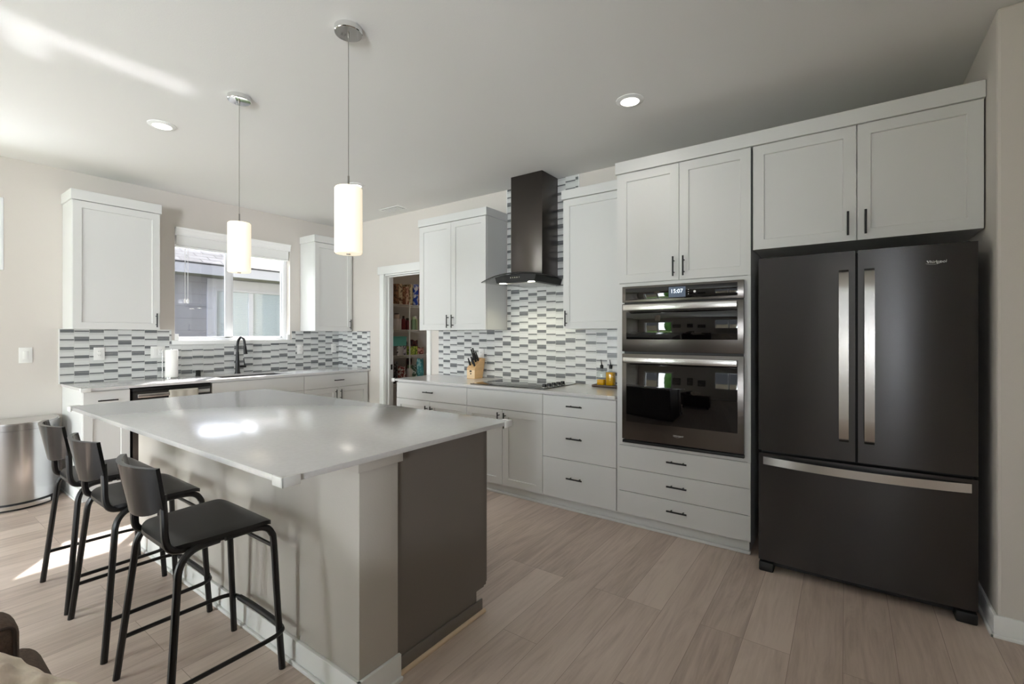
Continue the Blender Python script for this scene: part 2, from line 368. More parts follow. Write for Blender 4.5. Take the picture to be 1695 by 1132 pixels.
# ------------------------------------------------------------------ mesh helpers
class MB:
    def __init__(s): s.bm = bmesh.new()
    def _merge(s, b):
        me = bpy.data.meshes.new('tmp'); b.to_mesh(me); b.free()
        s.bm.from_mesh(me); bpy.data.meshes.remove(me)
    def frame(s, axis, a0, a1, b0, b1, z0, z1, w, wt=None, wb=None, bev=0.003):
        """rectangular frame; axis 'x' lies in a plane x = const (a = x range, b = y range), axis 'y' in y = const"""
        wt = w if wt is None else wt; wb = w if wb is None else wb
        for c0, c1, d0, d1 in ((b0, b0+w, z0, z1), (b1-w, b1, z0, z1), (b0+w, b1-w, z0, z0+wb), (b0+w, b1-w, z1-wt, z1)):
            if axis == 'x': s.box(a0, a1, c0, c1, d0, d1, bev)
            else: s.box(c0, c1, a0, a1, d0, d1, bev)
        return s
    def box(s, x0, x1, y0, y1, z0, z1, bev=0.0, seg=2):
        if x1 < x0: x0, x1 = x1, x0
        if y1 < y0: y0, y1 = y1, y0
        if z1 < z0: z0, z1 = z1, z0
        b = bmesh.new(); bmesh.ops.create_cube(b, size=1)
        for v in b.verts:
            v.co = Vector(((x0+x1)/2+v.co.x*(x1-x0), (y0+y1)/2+v.co.y*(y1-y0), (z0+z1)/2+v.co.z*(z1-z0)))
        if bev > 0:
            bev = min(bev, 0.45*min(x1-x0, y1-y0, z1-z0))
            bmesh.ops.bevel(b, geom=list(b.edges), offset=bev, segments=seg, affect='EDGES', profile=0.5)
        s._merge(b); return s
    def cyl(s, p0, p1, r0, r1=None, seg=20, cap=True):
        p0 = Vector(p0); p1 = Vector(p1); r1 = r0 if r1 is None else r1
        b = bmesh.new(); d = p1-p0
        bmesh.ops.create_cone(b, cap_ends=cap, segments=seg, radius1=r0, radius2=r1, depth=d.length)
        b.transform(Matrix.Translation((p0+p1)/2) @ d.to_track_quat('Z', 'Y').to_matrix().to_4x4())
        s._merge(b); return s
    def tube(s, pts, r, seg=10, smooth=3, closed=False):
        pts = [Vector(p) for p in pts]
        if smooth > 1 and len(pts) > 2:     # Catmull-Rom
            out = []
            n = len(pts)
            rng = range(n) if closed else range(n-1)
            for i in rng:
                a = pts[(i-1) % n] if closed or i > 0 else pts[0]*2-pts[1]
                b_, c = pts[i], pts[(i+1) % n]
                d = pts[(i+2) % n] if closed or i+2 < n else pts[-1]*2-pts[-2]
                for k in range(smooth):
                    t = k/smooth
                    out.append(0.5*((2*b_)+(c-a)*t+(2*a-5*b_+4*c-d)*t*t+(3*b_-a-3*c+d)*t**3))
            if not closed: out.append(pts[-1])
            pts = out
        n = len(pts); rings = []
        rad = r if callable(r) else (lambda t: r)
        up = None
        for i, p in enumerate(pts):
            if closed: t = pts[(i+1) % n]-pts[i-1]
            else: t = pts[min(i+1, n-1)]-pts[max(i-1, 0)]
            t.normalize()
            if up is None:
                up = Vector((0, 0, 1)) if abs(t.z) < 0.9 else Vector((1, 0, 0))
            x = t.cross(up); x.normalize(); up = x.cross(t); up.normalize()
            rr = rad(i/max(1, n-1))
            rings.append([s.bm.verts.new(p+(x*math.cos(a)+up*math.sin(a))*rr) for a in [2*PI*k/seg for k in range(seg)]])
        for i in range(n if closed else n-1):
            A = rings[i]; B = rings[(i+1) % n]
            for k in range(seg): s.bm.faces.new((A[k], A[(k+1) % seg], B[(k+1) % seg], B[k]))
        if not closed:
            s.bm.faces.new(rings[0][::-1]); s.bm.faces.new(rings[-1])
        return s
    def lathe(s, prof, c=(0, 0, 0), seg=32, cap=True):
        c = Vector(c); rings = []
        for r, z in prof:
            rings.append([s.bm.verts.new(c+Vector((r*math.cos(2*PI*k/seg), r*math.sin(2*PI*k/seg), z))) for k in range(seg)])
        for A, B in zip(rings, rings[1:]):
            for k in range(seg): s.bm.faces.new((A[k], A[(k+1) % seg], B[(k+1) % seg], B[k]))
        if cap: s.bm.faces.new(rings[0][::-1]); s.bm.faces.new(rings[-1])
        return s
    def prism(s, poly, z0, z1, axis='Z', bev=0.0):
        b = bmesh.new()
        def P(a, c, w): return {'Z': (a, c, w), 'Y': (a, w, c), 'X': (w, a, c)}[axis]
        lo = [b.verts.new(P(a, c, z0)) for a, c in poly]; hi = [b.verts.new(P(a, c, z1)) for a, c in poly]
        n = len(poly)
        b.faces.new(lo[::-1]); b.faces.new(hi)
        for i in range(n): b.faces.new((lo[i], lo[(i+1) % n], hi[(i+1) % n], hi[i]))
        bmesh.ops.recalc_face_normals(b, faces=b.faces)
        if bev > 0: bmesh.ops.bevel(b, geom=list(b.edges), offset=bev, segments=2, affect='EDGES', profile=0.5)
        s._merge(b); return s
    def sphere(s, c, r, sc=(1, 1, 1), seg=16):
        b = bmesh.new(); bmesh.ops.create_uvsphere(b, u_segments=seg, v_segments=seg//2+2, radius=r)
        for v in b.verts: v.co = Vector((v.co.x*sc[0]+c[0], v.co.y*sc[1]+c[1], v.co.z*sc[2]+c[2]))
        s._merge(b); return s
    def grid(s, fn, nu, nv):
        V = [[s.bm.verts.new(fn(i/nu, j/nv)) for j in range(nv+1)] for i in range(nu+1)]
        for i in range(nu):
            for j in range(nv): s.bm.faces.new((V[i][j], V[i+1][j], V[i+1][j+1], V[i][j+1]))
        return s

def obj(name, mb, mat, parent=None, smooth=True, recalc=True, angle=35):
    bm = mb.bm
    if recalc: bmesh.ops.recalc_face_normals(bm, faces=bm.faces)
    me = bpy.data.meshes.new(name)
    off = Vector((0, 0, 0))
    p = parent
    while p is not None:
        off += p.location; p = p.parent
    if off.length: bmesh.ops.translate(bm, verts=bm.verts, vec=-off)
    bm.to_mesh(me); bm.free()
    if smooth:
        me.polygons.foreach_set('use_smooth', [True]*len(me.polygons))
        me.set_sharp_from_angle(angle=math.radians(angle))
    me.materials.append(mat)
    o = bpy.data.objects.new(name, me); COL.objects.link(o)
    if parent is not None: o.parent = parent
    return o
def tag(o, label=None, cat=None, group=None, kind=None):
    if label: o['label'] = label
    if cat: o['category'] = cat
    if group: o['group'] = group
    if kind: o['kind'] = kind
    return o
def thing(name, label, cat, loc=(0, 0, 0), group=None, kind=None):
    o = bpy.data.objects.new(name, None); COL.objects.link(o)
    o.location = loc; o.empty_display_size = 0.05
    return tag(o, label, cat, group, kind)
def struct(name, mb, mat, smooth=False):
    return tag(obj(name, mb, mat, None, smooth), kind='structure')
def copy_tree(o, parent=None):
    c = o.copy(); COL.objects.link(c); c.parent = parent
    for ch in list(o.children): copy_tree(ch, c)
    return c
def text_mesh(name, body, size, mat, parent, mat4, extrude=0.0006, shear=0.0, space=1.0):
    cu = bpy.data.curves.new(name, 'FONT'); cu.body = body; cu.size = size; cu.extrude = extrude
    cu.align_x = 'CENTER'; cu.align_y = 'CENTER'; cu.shear = shear; cu.space_character = space
    t = bpy.data.objects.new('tmp_text', cu); COL.objects.link(t)
    dg = bpy.context.evaluated_depsgraph_get()
    me = bpy.data.meshes.new_from_object(t.evaluated_get(dg))
    bpy.data.objects.remove(t); bpy.data.curves.remove(cu)
    me.name = name; off = Vector((0, 0, 0)); p = parent
    while p is not None: off += p.location; p = p.parent
    me.transform(Matrix.Translation(-off) @ mat4)
    me.materials.clear(); me.materials.append(mat)
    o = bpy.data.objects.new(name, me); COL.objects.link(o); o.parent = parent
    return o
FACE_B = Matrix.Rotation(PI/2, 4, 'X')     # text on a surface facing -y

# cabinet faces: 'B' fronts look to -y (u = x, d = depth from the range wall), 'A' fronts look to +x (u = y, d = depth from the window wall)
def fbox(mb, side, u0, u1, d0, d1, z0, z1, bev=0.0):
    if side == 'B': return mb.box(u0, u1, -d0, -d1, z0, z1, bev)
    return mb.box(d0, d1, u0, u1, z0, z1, bev)
def fpt(side, u, d, z): return (u, -d, z) if side == 'B' else (d, u, z)
def shaker(side, u0, u1, d0, d1, z0, z1, stile=0.057):
    mb = MB(); b = bmesh.new(); bmesh.ops.create_cube(b, size=1)
    for v in b.verts:
        u = (u0+u1)/2+v.co.x*(u1-u0) if side == 'B' else (u0+u1)/2+v.co.y*(u1-u0)
        d = (d0+d1)/2+(-v.co.y if side == 'B' else v.co.x)*(d1-d0)
        v.co = Vector(fpt(side, u, d, (z0+z1)/2+v.co.z*(z1-z0)))
    nrm = Vector((0, -1, 0)) if side == 'B' else Vector((1, 0, 0))
    b.normal_update()
    f = [x for x in b.faces if x.normal.dot(nrm) > 0.9]
    bmesh.ops.inset_region(b, faces=f, thickness=stile, depth=0, use_even_offset=True)
    bmesh.ops.inset_region(b, faces=f, thickness=0.003, depth=-0.009, use_even_offset=True)
    mb._merge(b); return mb
def slab(side, u0, u1, d0, d1, z0, z1):
    return fbox(MB(), side, u0, u1, d0, d1, z0, z1, 0.0015)
def bar_handle(side, u, d, z, vert, L=0.128, r=0.0055, post=0.076):
    mb = MB(); s = 0.030
    if vert:
        mb.cyl(fpt(side, u, d+s, z-L/2), fpt(side, u, d+s, z+L/2), r)
        for k in (-1, 1): mb.cyl(fpt(side, u, d-0.001, z+k*post/2), fpt(side, u, d+s, z+k*post/2), r*0.8, seg=12)
    else:
        mb.cyl(fpt(side, u-L/2, d+s, z), fpt(side, u+L/2, d+s, z), r)
        for k in (-1, 1): mb.cyl(fpt(side, u+k*post/2, d-0.001, z), fpt(side, u+k*post/2, d+s, z), r*0.8, seg=12)
    return mb
def door(parent, side, u0, u1, df, z0, z1, hu=None, hz=None):
    d = obj('door', shaker(side, u0, u1, df-0.019, df, z0, z1), M['cab'], parent, smooth=False)
    if hu is not None: obj('handle', bar_handle(side, hu, df, hz, True), M['black'], d)['label'] = 'black bar handle'
    return d
def drawer(parent, side, u0, u1, df, z0, z1, handle=True, name='drawer'):
    d = obj(name, slab(side, u0, u1, df-0.019, df, z0, z1), M['cab'], parent, smooth=False)
    if handle: obj('handle', bar_handle(side, (u0+u1)/2, df, (z0+z1)/2+0.004, False), M['black'], d)['label'] = 'black bar handle'
    return d

# ------------------------------------------------------------------ room shell
CZ = 2.7655
RX = 8.6; BY = -6.6
struct('floor', MB().box(-0.16, RX+0.12, BY-0.14, 2.1, -0.06, 0.0), M['floor'])
struct('ceiling', MB().box(-0.16, RX+0.12, BY-0.14, 2.1, CZ, CZ+0.08), M['ceiling'])
# window wall (x = 0) with the sink window and a high window further left
W1 = (-1.882, -0.675, 1.262, 2.424); W2 = (-4.3, -3.064, 1.851, 2.436)
mb = MB()
T = 0.15
for y0, y1, z0, z1 in [(BY-0.14, W2[0], 0, CZ), (W2[0], W2[1], 0, W2[2]), (W2[0], W2[1], W2[3], CZ), (W2[1], W1[0], 0, CZ),
                       (W1[0], W1[1], 0, W1[2]), (W1[0], W1[1], W1[3], CZ), (W1[1], 0.12, 0, CZ)]:
    mb.box(-T, 0, y0, y1, z0, z1)
struct('wall_left', mb, M['wall'])
D0, D1, DZ = 0.945, 1.677, 2.055
mb = MB()
mb.box(0.0, D0, 0, 0.12, 0, CZ); mb.box(D0, D1, 0, 0.12, DZ, CZ); mb.box(D1, 6.07, 0, 0.12, 0, CZ)
struct('wall_back', mb, M['wall'])
SX, SY = 6.070, -0.83
mb = MB(); mb.box(SX, RX, SY, 0.12, 0, CZ, 0.012)
struct('wall_right', mb, M['wall'])
struct('wall_side', MB().box(RX, RX+0.12, BY-0.14, SY, 0, CZ), M['wall'])
# wall behind the camera: patio door and living room window
PD = (0.55, 2.55, 0.0, 2.1); LW = (5.0, 6.5, 0.9, 2.3)
mb = MB()
for x0, x1, z0, z1 in [(0, PD[0], 0, CZ), (PD[0], PD[1], PD[3], CZ), (PD[1], LW[0], 0, CZ), (LW[0], LW[1], 0, LW[2]), (LW[0], LW[1], LW[3], CZ), (LW[1], RX, 0, CZ)]:
    mb.box(x0, x1, BY-0.14, BY, z0, z1)
struct('wall_front', mb, M['wall'])
# pantry shell behind the door
struct('wall_pantry_left', MB().box(-0.10, 0.0, 0.12, 2.1, 0, CZ), M['wall'])
struct('wall_pantry_back', MB().box(0.0, 1.98, 2.0, 2.1, 0, CZ), M['wall'])
struct('wall_pantry_right', MB().box(1.98, 2.08, 0.12, 2.1, 0, CZ), M['wall'])

# baseboards
def bb_run(name, boxes):
    m_ = MB()
    for b_ in boxes: m_.box(*b_, 0.003)
    return struct(name, m_, M['trim'], True)
bb_run('baseboard_left', [(0.0, 0.014, BY, -2.735, 0, 0.105), (0.0, 0.026, BY, -2.735, 0, 0.016)])
bb_run('baseboard_right', [(SX-0.014, SX, -0.835, -0.02, 0, 0.095), (SX-0.014, RX, SY-0.014, SY, 0, 0.095), (SX-0.026, RX, SY-0.026, SY-0.014, 0, 0.016), (SX-0.026, SX-0.014, SY-0.026, -0.02, 0, 0.016)])
bb_run('baseboard_back', [(0.68, 0.862, -0.014, 0.0, 0, 0.095)])
bb_run('baseboard_front', [(0.02, PD[0]-0.08, BY, BY+0.014, 0, 0.105), (PD[1]+0.08, RX, BY, BY+0.014, 0, 0.105)])

# pantry door casing and jamb
mb = MB()
mb.box(0.862, 0.941, -0.018, 0, 0, 2.075, 0.002); mb.box(1.681, 1.741, -0.018, 0, 0, 2.075, 0.002)
mb.box(0.832, 1.765, -0.024, 0, 2.068, 2.165, 0.002)
struct('trim_1', mb, M['trim'], True)
mb = MB()
mb.box(0.930, D0+0.004, -0.002, 0.125, 0, DZ+0.012, 0.001); mb.box(D1-0.004, 1.692, -0.002, 0.125, 0, DZ+0.012, 0.001); mb.box(0.930, 1.692, -0.002, 0.125, DZ-0.006, DZ+0.012, 0.001)
mb.box(D0+0.004, D0+0.016, 0.045, 0.075, 0, DZ-0.006, 0.001); mb.box(D0+0.004, D1-0.004, 0.045, 0.075, DZ-0.018, DZ-0.006, 0.001)
struct('trim_2', mb, M['trim'], True)
o = obj('strike_plate', MB().box(D0+0.003, D0+0.0065, 0.082, 0.112, 0.90, 0.965, 0.001), M['black'])
tag(o, 'small black strike plate on the pantry door jamb', 'strike plate')

# ------------------------------------------------------------------ sink window
w1 = thing('window_1', None, None, (0, -1.28, 1.262), kind='structure')
y0, y1, z0, z1 = W1
mb = MB()   # vinyl frame
FX0, FX1 = -0.13, -0.075
mb.box(FX0, FX1, y0, y0+0.028, z0, z1, 0.004); mb.box(FX0, FX1, y1-0.045, y1, z0, z1, 0.004)
mb.box(FX0, FX1, y0+0.028, y1-0.045, z0, z0+0.036, 0.004); mb.box(FX0, FX1, y0+0.028, y1-0.045, z1-0.03, z1, 0.004)
obj('window_frame', mb, M['vinyl'], w1)
ym = -1.318
mb = MB()   # sliding sash (left) and fixed sash (right)
sx0, sx1 = -0.112, -0.085
mb.box(sx0, sx1, ym-0.055, ym+0.012, z0+0.03, z1-0.03, 0.003); mb.box(sx0, sx1, y0+0.02, ym, z0+0.034, z0+0.05, 0.003)
mb.box(sx0, sx1, y0+0.02, ym, z1-0.07, z1-0.03, 0.003)
obj('sash', mb, M['vinyl'], w1)
mb = MB()
mb.box(-0.125, -0.10, ym-0.01, ym+0.034, z0+0.03, z1-0.03, 0.003); mb.box(-0.125, -0.10, y1-0.06, y1-0.04, z0+0.03, z1-0.03, 0.003)
mb.box(-0.125, -0.10, ym, y1-0.04, z0+0.03, z0+0.052, 0.003)
obj('sash', mb, M['vinyl'], w1)
obj('pane', MB().box(-0.100, -0.096, y0+0.025, ym-0.03, z0+0.04, z1-0.04), M['glass'], w1, smooth=False)
obj('pane', MB().box(-0.114, -0.110, ym+0.02, y1-0.05, z0+0.04, z1-0.04), M['glass'], w1, smooth=False)
mb = MB(); mb.box(-0.10, 0.0, y0, y1, z0, z0+0.012); mb.box(-0.002, 0.022, y0-0.028, y1+0.02, z0-0.030, z0+0.012, 0.003)
obj('window_sill', mb, M['trim'], w1)
mb = MB(); mb.box(-0.02, 0.004, y0-0.0, y0+0.035, z0+0.012, z0+0.075, 0.003); mb.box(-0.02, 0.004, y1-0.035, y1, z0+0.012, z0+0.075, 0.003)
obj('track_stop', mb, M['trim'], w1)
obj('insect_screen', MB().box(-0.1215, -0.1205, y0+0.028, ym, z0+0.036, z1-0.03), M['screenmesh'], w1, smooth=False)
obj('latch', MB().box(-0.094, -0.07, -0.90, -0.82, z0+0.036, z0+0.05, 0.004), M['plate'], w1)
# raised blind
bl = thing('window_blind', 'white horizontal blind raised to the top of the sink window', 'blind', (0, -1.28, 2.424))
mb = MB()
prof = [(0.004, 2.346), (0.012, 2.350), (0.014, 2.372), (0.020, 2.382), (0.022, 2.402), (0.030, 2.410), (0.032, 2.4235), (-0.006, 2.4235), (-0.006, 2.346)]
mb.prism(prof, y0+0.002, y1-0.002, 'Y')
b_ = mb.bm
obj('valance', mb, M['blind'], bl)
mb = MB()
for k in range(15): mb.box(-0.066, -0.012, y0+0.02, y1-0.012, 2.248+k*0.0066, 2.2540+k*0.0066)
mb.box(-0.066, -0.012, y0+0.02, y1-0.012, 2.232, 2.245, 0.003); mb.box(-0.062, -0.012, y0+0.01, y1-0.01, 2.346, 2.418)
obj('slat_stack', mb, M['blind'], bl, smooth=False)
for yy in (-1.780, -1.755):
    mb = MB().cyl((-0.03, yy, 1.70), (-0.03, yy, 2.25), 0.0022, seg=8); mb.lathe([(0.003, 0), (0.011, 0.006), (0.011, 0.035), (0.004, 0.05)], (-0.03, yy, 1.655), 12)
    obj('pull_cord', mb, M['cord'], bl)
# high window further left
w2 = thing('window_2', None, None, (0, -3.7, 1.851), kind='structure')
mb = MB()
mb.frame('x', -0.12, 0.004, W2[0]+0.0005, W2[1]-0.0005, W2[2]+0.0005, W2[3]-0.0005, 0.03)
obj('window_frame', mb, M['vinyl'], w2)
obj('pane', MB().box(-0.10, -0.096, W2[0]+0.02, W2[1]-0.02, W2[2]+0.02, W2[3]-0.02), M['glass'], w2, smooth=False)
# patio door behind the camera
w3 = thing('door_2', None, None, (1.55, BY, 0), kind='structure')
mb = MB()
mb.frame('y', BY-0.12, BY-0.05, PD[0]+0.001, PD[1]-0.001, 0.001, PD[3]-0.001, 0.06, 0.06, 0.08, 0.004); mb.box(1.50, 1.60, BY-0.118, BY-0.052, 0.08, PD[3]-0.06, 0.004)
obj('door_frame', mb, M['vinyl'], w3)
mb = MB(); mb.box(PD[0]-0.08, PD[0], BY, BY+0.018, 0, PD[3]+0.09, 0.002); mb.box(PD[1], PD[1]+0.08, BY, BY+0.018, 0, PD[3]+0.09, 0.002); mb.box(PD[0], PD[1], BY, BY+0.018, PD[3], PD[3]+0.09, 0.002)
obj('door_casing', mb, M['trim'], w3)
obj('pane', MB().box(PD[0]+0.05, PD[1]-0.05, BY-0.092, BY-0.086, 0.07, PD[3]-0.05), M['glass'], w3, smooth=False)
w4 = thing('window_3', None, None, (5.75, BY, 0.9), kind='structure')
mb = MB()
mb.frame('y', BY-0.12, BY-0.05, LW[0]+0.001, LW[1]-0.001, LW[2]+0.001, LW[3]-0.001, 0.05, 0.05, 0.05, 0.004); mb.box(5.72, 5.78, BY-0.118, BY-0.052, LW[2]+0.05, LW[3]-0.05, 0.004)
obj('window_frame', mb, M['vinyl'], w4)
obj('pane', MB().box(LW[0]+0.04, LW[1]-0.04, BY-0.092, BY-0.086, LW[2]+0.04, LW[3]-0.04), M['glass'], w4, smooth=False)

# ------------------------------------------------------------------ backsplash tile
ZA, ZB = 0.905, 0.8945
TZ = 1.378
mb = MB()
mb.box(0.0008, 0.008, -2.734, W1[0]-0.03, ZA, TZ); mb.box(0.0008, 0.008, W1[0]-0.03, W1[1]+0.022, ZA, W1[2]-0.031); mb.box(0.0008, 0.008, W1[1]+0.022, -0.0008, ZA, TZ)
t = obj('tile_backsplash', mb, M['tileA'], None, smooth=False)
tag(t, 'grey and white strip mosaic tile splash under the sink window', 'backsplash')
obj('edge_trim', MB().box(0.0008, 0.0095, -2.742, -2.734, ZA, TZ+0.004).box(0.0008, 0.0095, -2.742, W1[0]-0.03, TZ, TZ+0.004), M['trim'], t, smooth=False)
t = obj('tile_backsplash', MB().box(0.008, 0.662, -0.008, 0.0, ZA, TZ), M['tileB'], None, smooth=False)
tag(t, 'short return of mosaic tile on the corner beside the pantry door', 'backsplash')
mb = MB()
mb.box(1.86, 2.80, -0.008, 0, ZB, TZ); mb.box(2.80, 3.585, -0.008, 0, ZB, CZ-0.002); mb.box(3.585, 4.21, -0.008, 0, ZB, TZ)
t = obj('tile_backsplash', mb, M['tileB'], None, smooth=False)
tag(t, 'tall mosaic tile splash behind the cooktop running up past the hood', 'backsplash')
obj('edge_trim', MB().box(3.585, 3.593, -0.0095, 0, 2.53, CZ-0.001), M['trim'], t, smooth=False); obj('edge_trim', MB().box(2.792, 2.80, -0.0095, 0, 2.53, CZ-0.001), M['trim'], t, smooth=False)

# ------------------------------------------------------------------ cabinets, range wall (side B)
DF = 0.6315
def carcass(parent, side, u0, u1, d0, d1, z0, z1, name='carcass'):
    return obj(name, fbox(MB(), side, u0, u1, d0, d1, z0, z1, 0.001), M['cab'], parent, smooth=False)
def toe(parent, side, u0, u1, dk, z1, shoe):
    mb_ = fbox(MB(), side, u0, u1, dk-0.016, dk, 0.0, z1); fbox(mb_, side, u0, u1, dk, shoe, 0.0, 0.018, 0.004)
    return obj('toe_kick', mb_, M['cab'], parent, smooth=False)
g = 0.0018
zd1, zd2, zd3, zd4 = 0.862, 0.708, 0.3835, 0.081
# 1: drawer over two doors beside the pantry
c = thing('base_cabinet', 'white base cabinet with one drawer over two doors beside the pantry door', 'cabinet', (2.35, -0.3, 0), 'base cabinets along the range wall')
carcass(c, 'B', 1.892, 2.814, 0.004, DF-0.020, 0.085, 0.8740)
drawer(c, 'B', 1.894, 2.815-g, DF, zd2+g, zd1)
mid = (1.893+2.815)/2
door(c, 'B', 1.894, mid-g, DF, zd4, zd2-g, mid-0.032, 0.60); door(c, 'B', mid+g, 2.815-g, DF, zd4, zd2-g, mid+0.032, 0.60)
toe(c, 'B', 1.905, 2.815, 0.598, 0.084, 0.622)
# 2: cooktop cabinet
c = thing('base_cabinet', 'white base cabinet with two doors under the cooktop', 'cabinet', (3.2, -0.3, 0), 'base cabinets along the range wall')
carcass(c, 'B', 2.8155, 3.595, 0.004, DF-0.020, 0.085, 0.8740)
drawer(c, 'B', 2.815+g, 3.596-g, DF, zd2+g, zd1, handle=False, name='false_front')
mid = 3.2046
door(c, 'B', 2.815+g, mid-g, DF, zd4, zd2-g, mid-0.032, 0.622); door(c, 'B', mid+g, 3.596-g, DF, zd4, zd2-g, mid+0.032, 0.622)
toe(c, 'B', 2.815, 3.596, 0.598, 0.084, 0.622)
# 3: drawer base
c = thing('base_cabinet', 'white base cabinet with three stacked drawers left of the wall oven', 'cabinet', (3.9, -0.3, 0), 'base cabinets along the range wall')
carcass(c, 'B', 3.5965, 4.208, 0.004, DF-0.020, 0.085, 0.8740)
for a, b_ in ((zd2+g, zd1), (zd3+g, zd2-g), (zd4, zd3-g)):
    d = obj('drawer', slab('B', 3.596+g, 4.208-g, DF-0.019, DF, a, b_), M['cab'], c, smooth=False)
    hz = (a+b_)/2+0.006 if b_ > 0.8 else (a+b_)/2+(0.005 if a > 0.3 else 0.02)
    obj('handle', bar_handle('B', 3.885, DF, hz, False), M['black'], d)
toe(c, 'B', 3.596, 4.208, 0.598, 0.084, 0.622)
# 4: tall oven cabinet
TX0, TX1 = 4.2125, 5.063
c = thing('oven_cabinet', 'tall white cabinet housing the wall oven with doors above and drawers below', 'cabinet', (4.64, -0.3, 0))
mb = MB()
OX0, OX1, OZ0, OZ1 = 4.262, 5.030, 0.5835, 1.659
DC = DF-0.004
A0, A1 = TX0+0.018, TX1-0.018
fbox(mb, 'B', TX0, A0, 0.004, DC, 0.085, 2.4535); fbox(mb, 'B', A1, TX1, 0.004, DC, 0.085, 2.4535)
fbox(mb, 'B', A0, A1, 0.012, DF-0.021, 2.435, 2.4535); fbox(mb, 'B', A0, A1, 0.012, DF-0.021, 0.085, 0.10)
fbox(mb, 'B', A0, A1, 0.004, 0.012, 0.085, 2.4535)
fbox(mb, 'B', A0, A1, 0.012, DC, 0.560, OZ0-0.004); fbox(mb, 'B', A0, A1, 0.012, DC, OZ1+0.004, 1.684)
fbox(mb, 'B', A0, OX0+0.003, 0.55, DC, OZ0-0.004, OZ1+0.004); fbox(mb, 'B', OX1-0.003, A1, 0.55, DC, OZ0-0.004, OZ1+0.004)
fbox(mb, 'B', A0, A1, 0.55, DF-0.022, 0.10, 0.56); fbox(mb, 'B', A0, A1, 0.55, DF-0.022, 1.684, 2.435)
obj('carcass', mb, M['cab'], c, smooth=False)
tm = 4.642
door(c, 'B', 4.226, tm-g, DF, 1.688, 2.4515, tm-0.032, 1.775); door(c, 'B', tm+g, TX1, DF, 1.688, 2.4515, tm+0.032, 1.775)
for a, b_ in ((0.402, 0.557), (0.2405, 0.3985), (0.081, 0.237)):
    d = obj('drawer', slab('B', 4.2245, TX1, DF-0.019, DF, a, b_), M['cab'], c, smooth=False)
    obj('handle', bar_handle('B', 4.632, DF, (a+b_)/2+0.012, False), M['black'], d)
mb = fbox(MB(), 'B', 4.208, TX1-0.012, 0.582, 0.598, 0, 0.084); fbox(mb, 'B', 4.208, TX1-0.004, 0.598, 0.622, 0, 0.018, 0.004); fbox(mb, 'B', TX1-0.028, TX1-0.012, 0.02, 0.59, 0, 0.084)
obj('toe_kick', mb, M['cab'], c, smooth=False)
# 5: cabinet over the fridge
FX0_, FX1_ = 5.072, 6.066
c = thing('wall_cabinet', 'wide white two door cabinet above the fridge', 'cabinet', (5.57, -0.3, 1.835))
carcass(c, 'B', FX0_, FX1_, 0.004, DF-0.020, 1.838, 2.4535)
door(c, 'B', FX0_+0.004, 5.5725, DF, 1.835, 2.4515, 5.537, 1.925); door(c, 'B', 5.5775, FX1_-0.004, DF, 1.835, 2.4515, 5.613, 1.925)
# crown over tall and fridge cabinets
o = obj('crown_board', MB().box(4.204, 6.068, -0.645, -0.004, 2.4545, 2.536, 0.002), M['cab'], None, smooth=False)
tag(o, 'long flat white crown board capping the oven and fridge cabinets', 'crown board')
# uppers around the hood
def upper(label, u0, u1, side, df, doors, ztop, cr, grp, ends=(0.012, 0.012), zb=1.378):
    if side == 'B': loc = ((u0+u1)/2, -0.16, zb)
    else: loc = (0.16, (u0+u1)/2, zb)
    c_ = thing('wall_cabinet', label, 'cabinet', loc, grp)
    carcass(c_, side, u0, u1, 0.009 if side == 'B' and u0 > 3 else 0.004, df-0.020, zb+0.001, ztop)
    for a, b2, hu in doors: door(c_, side, a, b2, df, zb, ztop-0.004, hu, zb+0.085)
    obj('crown', fbox(MB(), side, u0-ends[0], u1+ends[1], 0.009, df+0.010, ztop+0.001, cr, 0.002), M['cab'], c_, smooth=False)
    return c_
um = 2.348
upper('white two door wall cabinet left of the range hood', 1.904, 2.792, 'B', 0.3365, [(1.905, um-g, um-0.032), (um+g, 2.790, um+0.032)], 2.449, 2.525, 'wall cabinets')
upper('white single door wall cabinet between the hood and the oven', 3.614, 4.2115, 'B', 0.3365, [(3.616, 4.2105, 3.648)], 2.449, 2.525, 'wall cabinets', ends=(0.012, -0.001))
# ------------------------------------------------------------------ cabinets, window wall (side A)
upper('white single door wall cabinet left of the sink window', -2.716, -2.108, 'A', 0.3245, [(-2.714, -2.110, -2.140)], 2.455, 2.540, 'wall cabinets')
upper('narrow white wall cabinet in the corner right of the sink window', -0.545, -0.004, 'A', 0.3245, [(-0.543, -0.030, -0.062)], 2.455, 2.540, 'wall cabinets', ends=(0.012, 0.0))
DA = 0.645
za1, za2 = 0.872, 0.716
c = thing('base_cabinet', 'narrow white base cabinet with drawer left of the dishwasher', 'cabinet', (0.3, -2.57, 0), 'base cabinets along the window wall')
carcass(c, 'A', -2.718, -2.421, 0.004, DA-0.020, 0.085, 0.8840)
drawer(c, 'A', -2.716, -2.421, DA, za2+g, za1)
door(c, 'A', -2.716, -2.421, DA, 0.083, za2-g)
toe(c, 'A', -2.718, -2.421, 0.60, 0.084, 0.62)
fb = MB().box(0.02, 0.60, -2.732, -2.719, 0.0, 0.10, 0.003); fb.box(0.02, 0.615, -2.742, -2.732, 0, 0.016, 0.003)
obj('side_baseboard', fb, M['trim'], c)
c = thing('base_cabinet', 'white sink base cabinet behind the island right of the dishwasher', 'cabinet', (0.3, -1.33, 0), 'base cabinets along the window wall')
